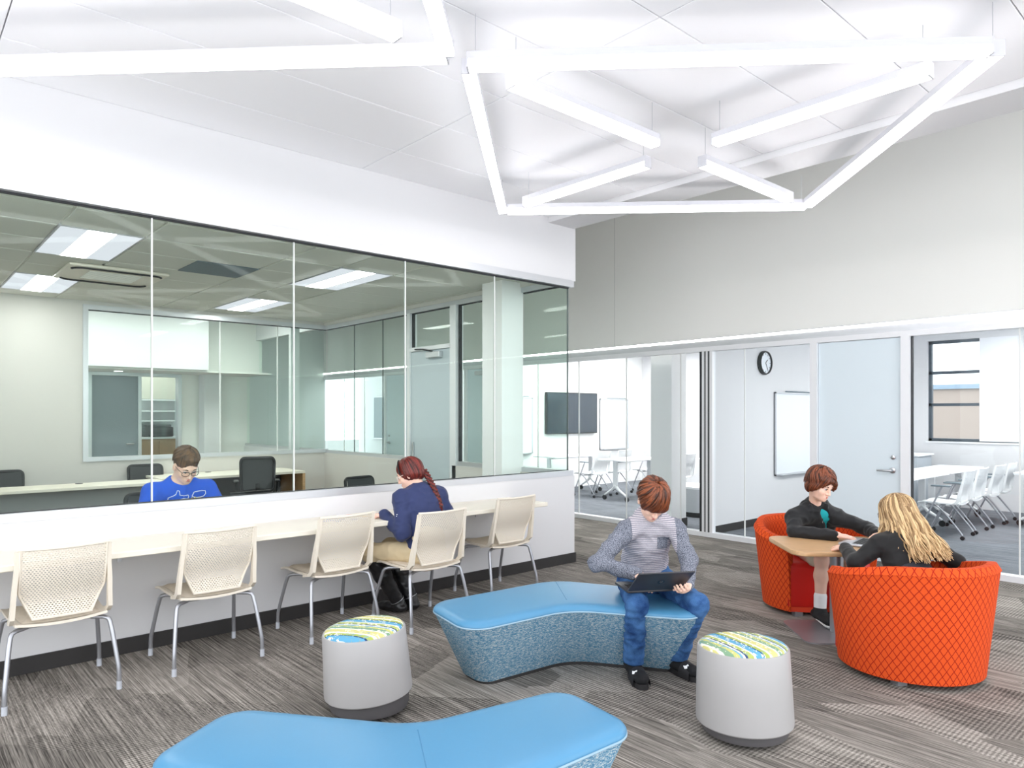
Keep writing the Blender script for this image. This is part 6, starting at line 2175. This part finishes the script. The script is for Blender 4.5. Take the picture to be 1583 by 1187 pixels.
# ---------------------------------------------------------------- man in blue tee behind the glass
def man_blue():
    f = V3((0, -1, 0))
    J = dict(pelvis=(1.69, 5.84, 0.55), waist=(1.69, 5.80, 0.70), chest=(1.695, 5.735, 0.86), neck=(1.705, 5.675, 1.015),
             shR=(1.510, 5.685, 0.965), elR=(1.415, 5.62, 0.765), wrR=(1.53, 5.44, 0.785),
             shL=(1.895, 5.685, 0.965), elL=(1.985, 5.60, 0.765), wrL=(1.885, 5.43, 0.785),
             hipR=(1.60, 5.83, 0.51), knR=(1.56, 5.42, 0.50), anR=(1.56, 5.45, 0.085), toeR=(1.56, 5.32, 0.04),
             hipL=(1.79, 5.83, 0.51), knL=(1.84, 5.42, 0.50), anL=(1.84, 5.45, 0.085), toeL=(1.84, 5.32, 0.04))
    hc, hf = (1.715, 5.595, 1.160), (0.06, -0.80, -0.50)
    org = (1.69, 5.80, 0)
    w = 1.06
    bp = head_prims(hc, hf, J['neck'], 1.02, nr=0.058) + torso_prims(J, f, -0.004, w)
    for s_ in 'LR':
        bp += arm_prims(J, s_, 0, w) + leg_prims(J, s_, 0, w)
    bp += hand_prims(J['wrR'], (0.45, -0.85, -0.1), (0, 0, -1), 1, (0.3, 0.4, 0.2), 1.0)
    bp += hand_prims(J['wrL'], (-0.45, -0.85, -0.1), (0, 0, -1), -1, (0.3, 0.4, 0.2), 1.0)
    b = sdf_object('person', bp, 0.006, M['skin'], None, org)
    tag(b, 'man in bright blue printed tee shirt and glasses behind the glass', 'person')
    lips(b, org, hc, hf, (0, 0, 1), 1.02)
    face_bits(b, org, hc, hf, (0, 0, 1), 1.02, mat('brow dark brown', (74, 52, 36), 0.7), True)
    glasses(b, org, hc, hf, (0, 0, 1), 1.02, mat('spectacle frame black', (28, 28, 30), 0.3), w=0.026, hgt=0.017)
    bl = mat('tee royal blue', (14, 84, 206), 0.85, var=0.04, scale=22)
    sp = torso_prims(J, f, 0.010, w, 0.04)
    for s_ in 'LR':
        sp += arm_prims(J, s_, 0.018, w, 0.03, 1.0, 0.80)
    sp.append(('sub', V3(J['neck']) + V3((0, -0.03, 0.07)), np.eye(3), (0.082, 0.085, 0.072), 0.008))
    sp.append(('cut', (0, 0, 0.50), (0, 0, -1)))
    sh = sdf_object('blue_tee_shirt', sp, 0.006, bl, b, org, fold=(0.005, 8, (1, 1, 0.7)))
    # printed line drawing on the chest
    wt, yl = mat('print white', (222, 232, 240), 0.6), mat('print yellow', (240, 214, 50), 0.6)
    ctr = V3((1.735, 5.1, 0.925))
    def dr(path, m, r=0.003, closed=True):
        stroke_on(sh, org, 'print_line', m, sh, path, ctr, (1, 0, 0), (0, 0, 1), (0, 1, 0), r, closed)
    dr([(-0.14, -0.03), (-0.135, 0.0), (-0.10, 0.012), (-0.085, 0.022), (-0.075, 0.05), (-0.062, 0.045), (-0.058, 0.015), (-0.03, 0.008), (0.0, 0.012), (0.006, 0.0), (0.0, -0.018), (-0.03, -0.012), (-0.06, -0.02), (-0.10, -0.032)], wt)
    dr([(0.03, 0.0), (0.045, 0.03), (0.085, 0.036), (0.125, 0.036), (0.130, 0.015), (0.118, -0.005), (0.10, -0.012), (0.06, -0.015)], wt)
    dr([(0.02, -0.035), (0.03, -0.012), (0.04, -0.03), (0.055, -0.010), (0.07, -0.03), (0.085, -0.012)], yl, 0.005, False)
    pp = [('fcap', V3(J['pelvis']) + (0, 0, -0.02), V3(J['pelvis']) + (0, 0, 0.06), 0.165, 0.155, f, 0.85, 0.03)]
    for s_ in 'LR':
        pp += leg_prims(J, s_, 0.010, w, 0.03, 0.97, True, False)
    sdf_object('jeans', pp, 0.008, denim('denim dark'), b, org)
    for s_ in 'LR':
        an, to = V3(J['an' + s_]), V3(J['toe' + s_])
        sdf_object('shoe', [('cap', an, an + (0, 0, -0.03), 0.048, 0.047, 0.02), ('fcap', an + V3((0, 0.04, -0.04)), to, 0.045, 0.045, (0, 0, 1), 0.72, 0.03)], 0.008, M['black'], b, org)
    L, ax = frame(hc, hf, (0, 0, 1), 1.02)
    hp = [('ell', L(0, -0.012, 0.048), ax, (0.082, 0.104, 0.084), 0.02),
          ('ell', L(0, 0.046, 0.098), ax, (0.058, 0.040, 0.028), 0.03),
          ('ell', L(-0.02, 0.068, 0.092), ax, (0.036, 0.022, 0.020), 0.02),
          ('ell', L(0, -0.060, -0.010), ax, (0.062, 0.045, 0.055), 0.03),
          ('sub', L(0.0, 0.122, -0.020), ax, (0.072, 0.066, 0.098), 0.01),
          ('sub', L(-0.09, 0.02, -0.045), ax, (0.04, 0.05, 0.05), 0.01),
          ('sub', L(0.09, 0.02, -0.045), ax, (0.04, 0.05, 0.05), 0.01)]
    hm = hair_mat('hair brown', (50, 34, 22), (116, 84, 58), 0.5)
    h = sdf_object('hair', hp, 0.005, hm, b, org, streak=streak_fn(hc, ax, fa=22, seed=2))
    comb(h, hc, ax, 0.004, 16)
    short_locks(h, org, hc, ax, 1.02, (0, -0.012, 0.048), (0.085, 0.108, 0.090), 210, lambda a: ramp(a, [(-3.2, -0.55), (-2.0, -0.4), (-1.5, 0.0), (-1.0, 0.45), (0, 0.62), (1.0, 0.45), (1.5, 0.0), (2.0, -0.4), (3.2, -0.55)]), 0.4, hm, 13, 0.009)
    return b
man_blue()
laptop('black laptop on the office counter in front of the man', (2.06, 5.31, 0.75), 0.12 + PI, 0.0, 0.30, M['black'], logo=False)
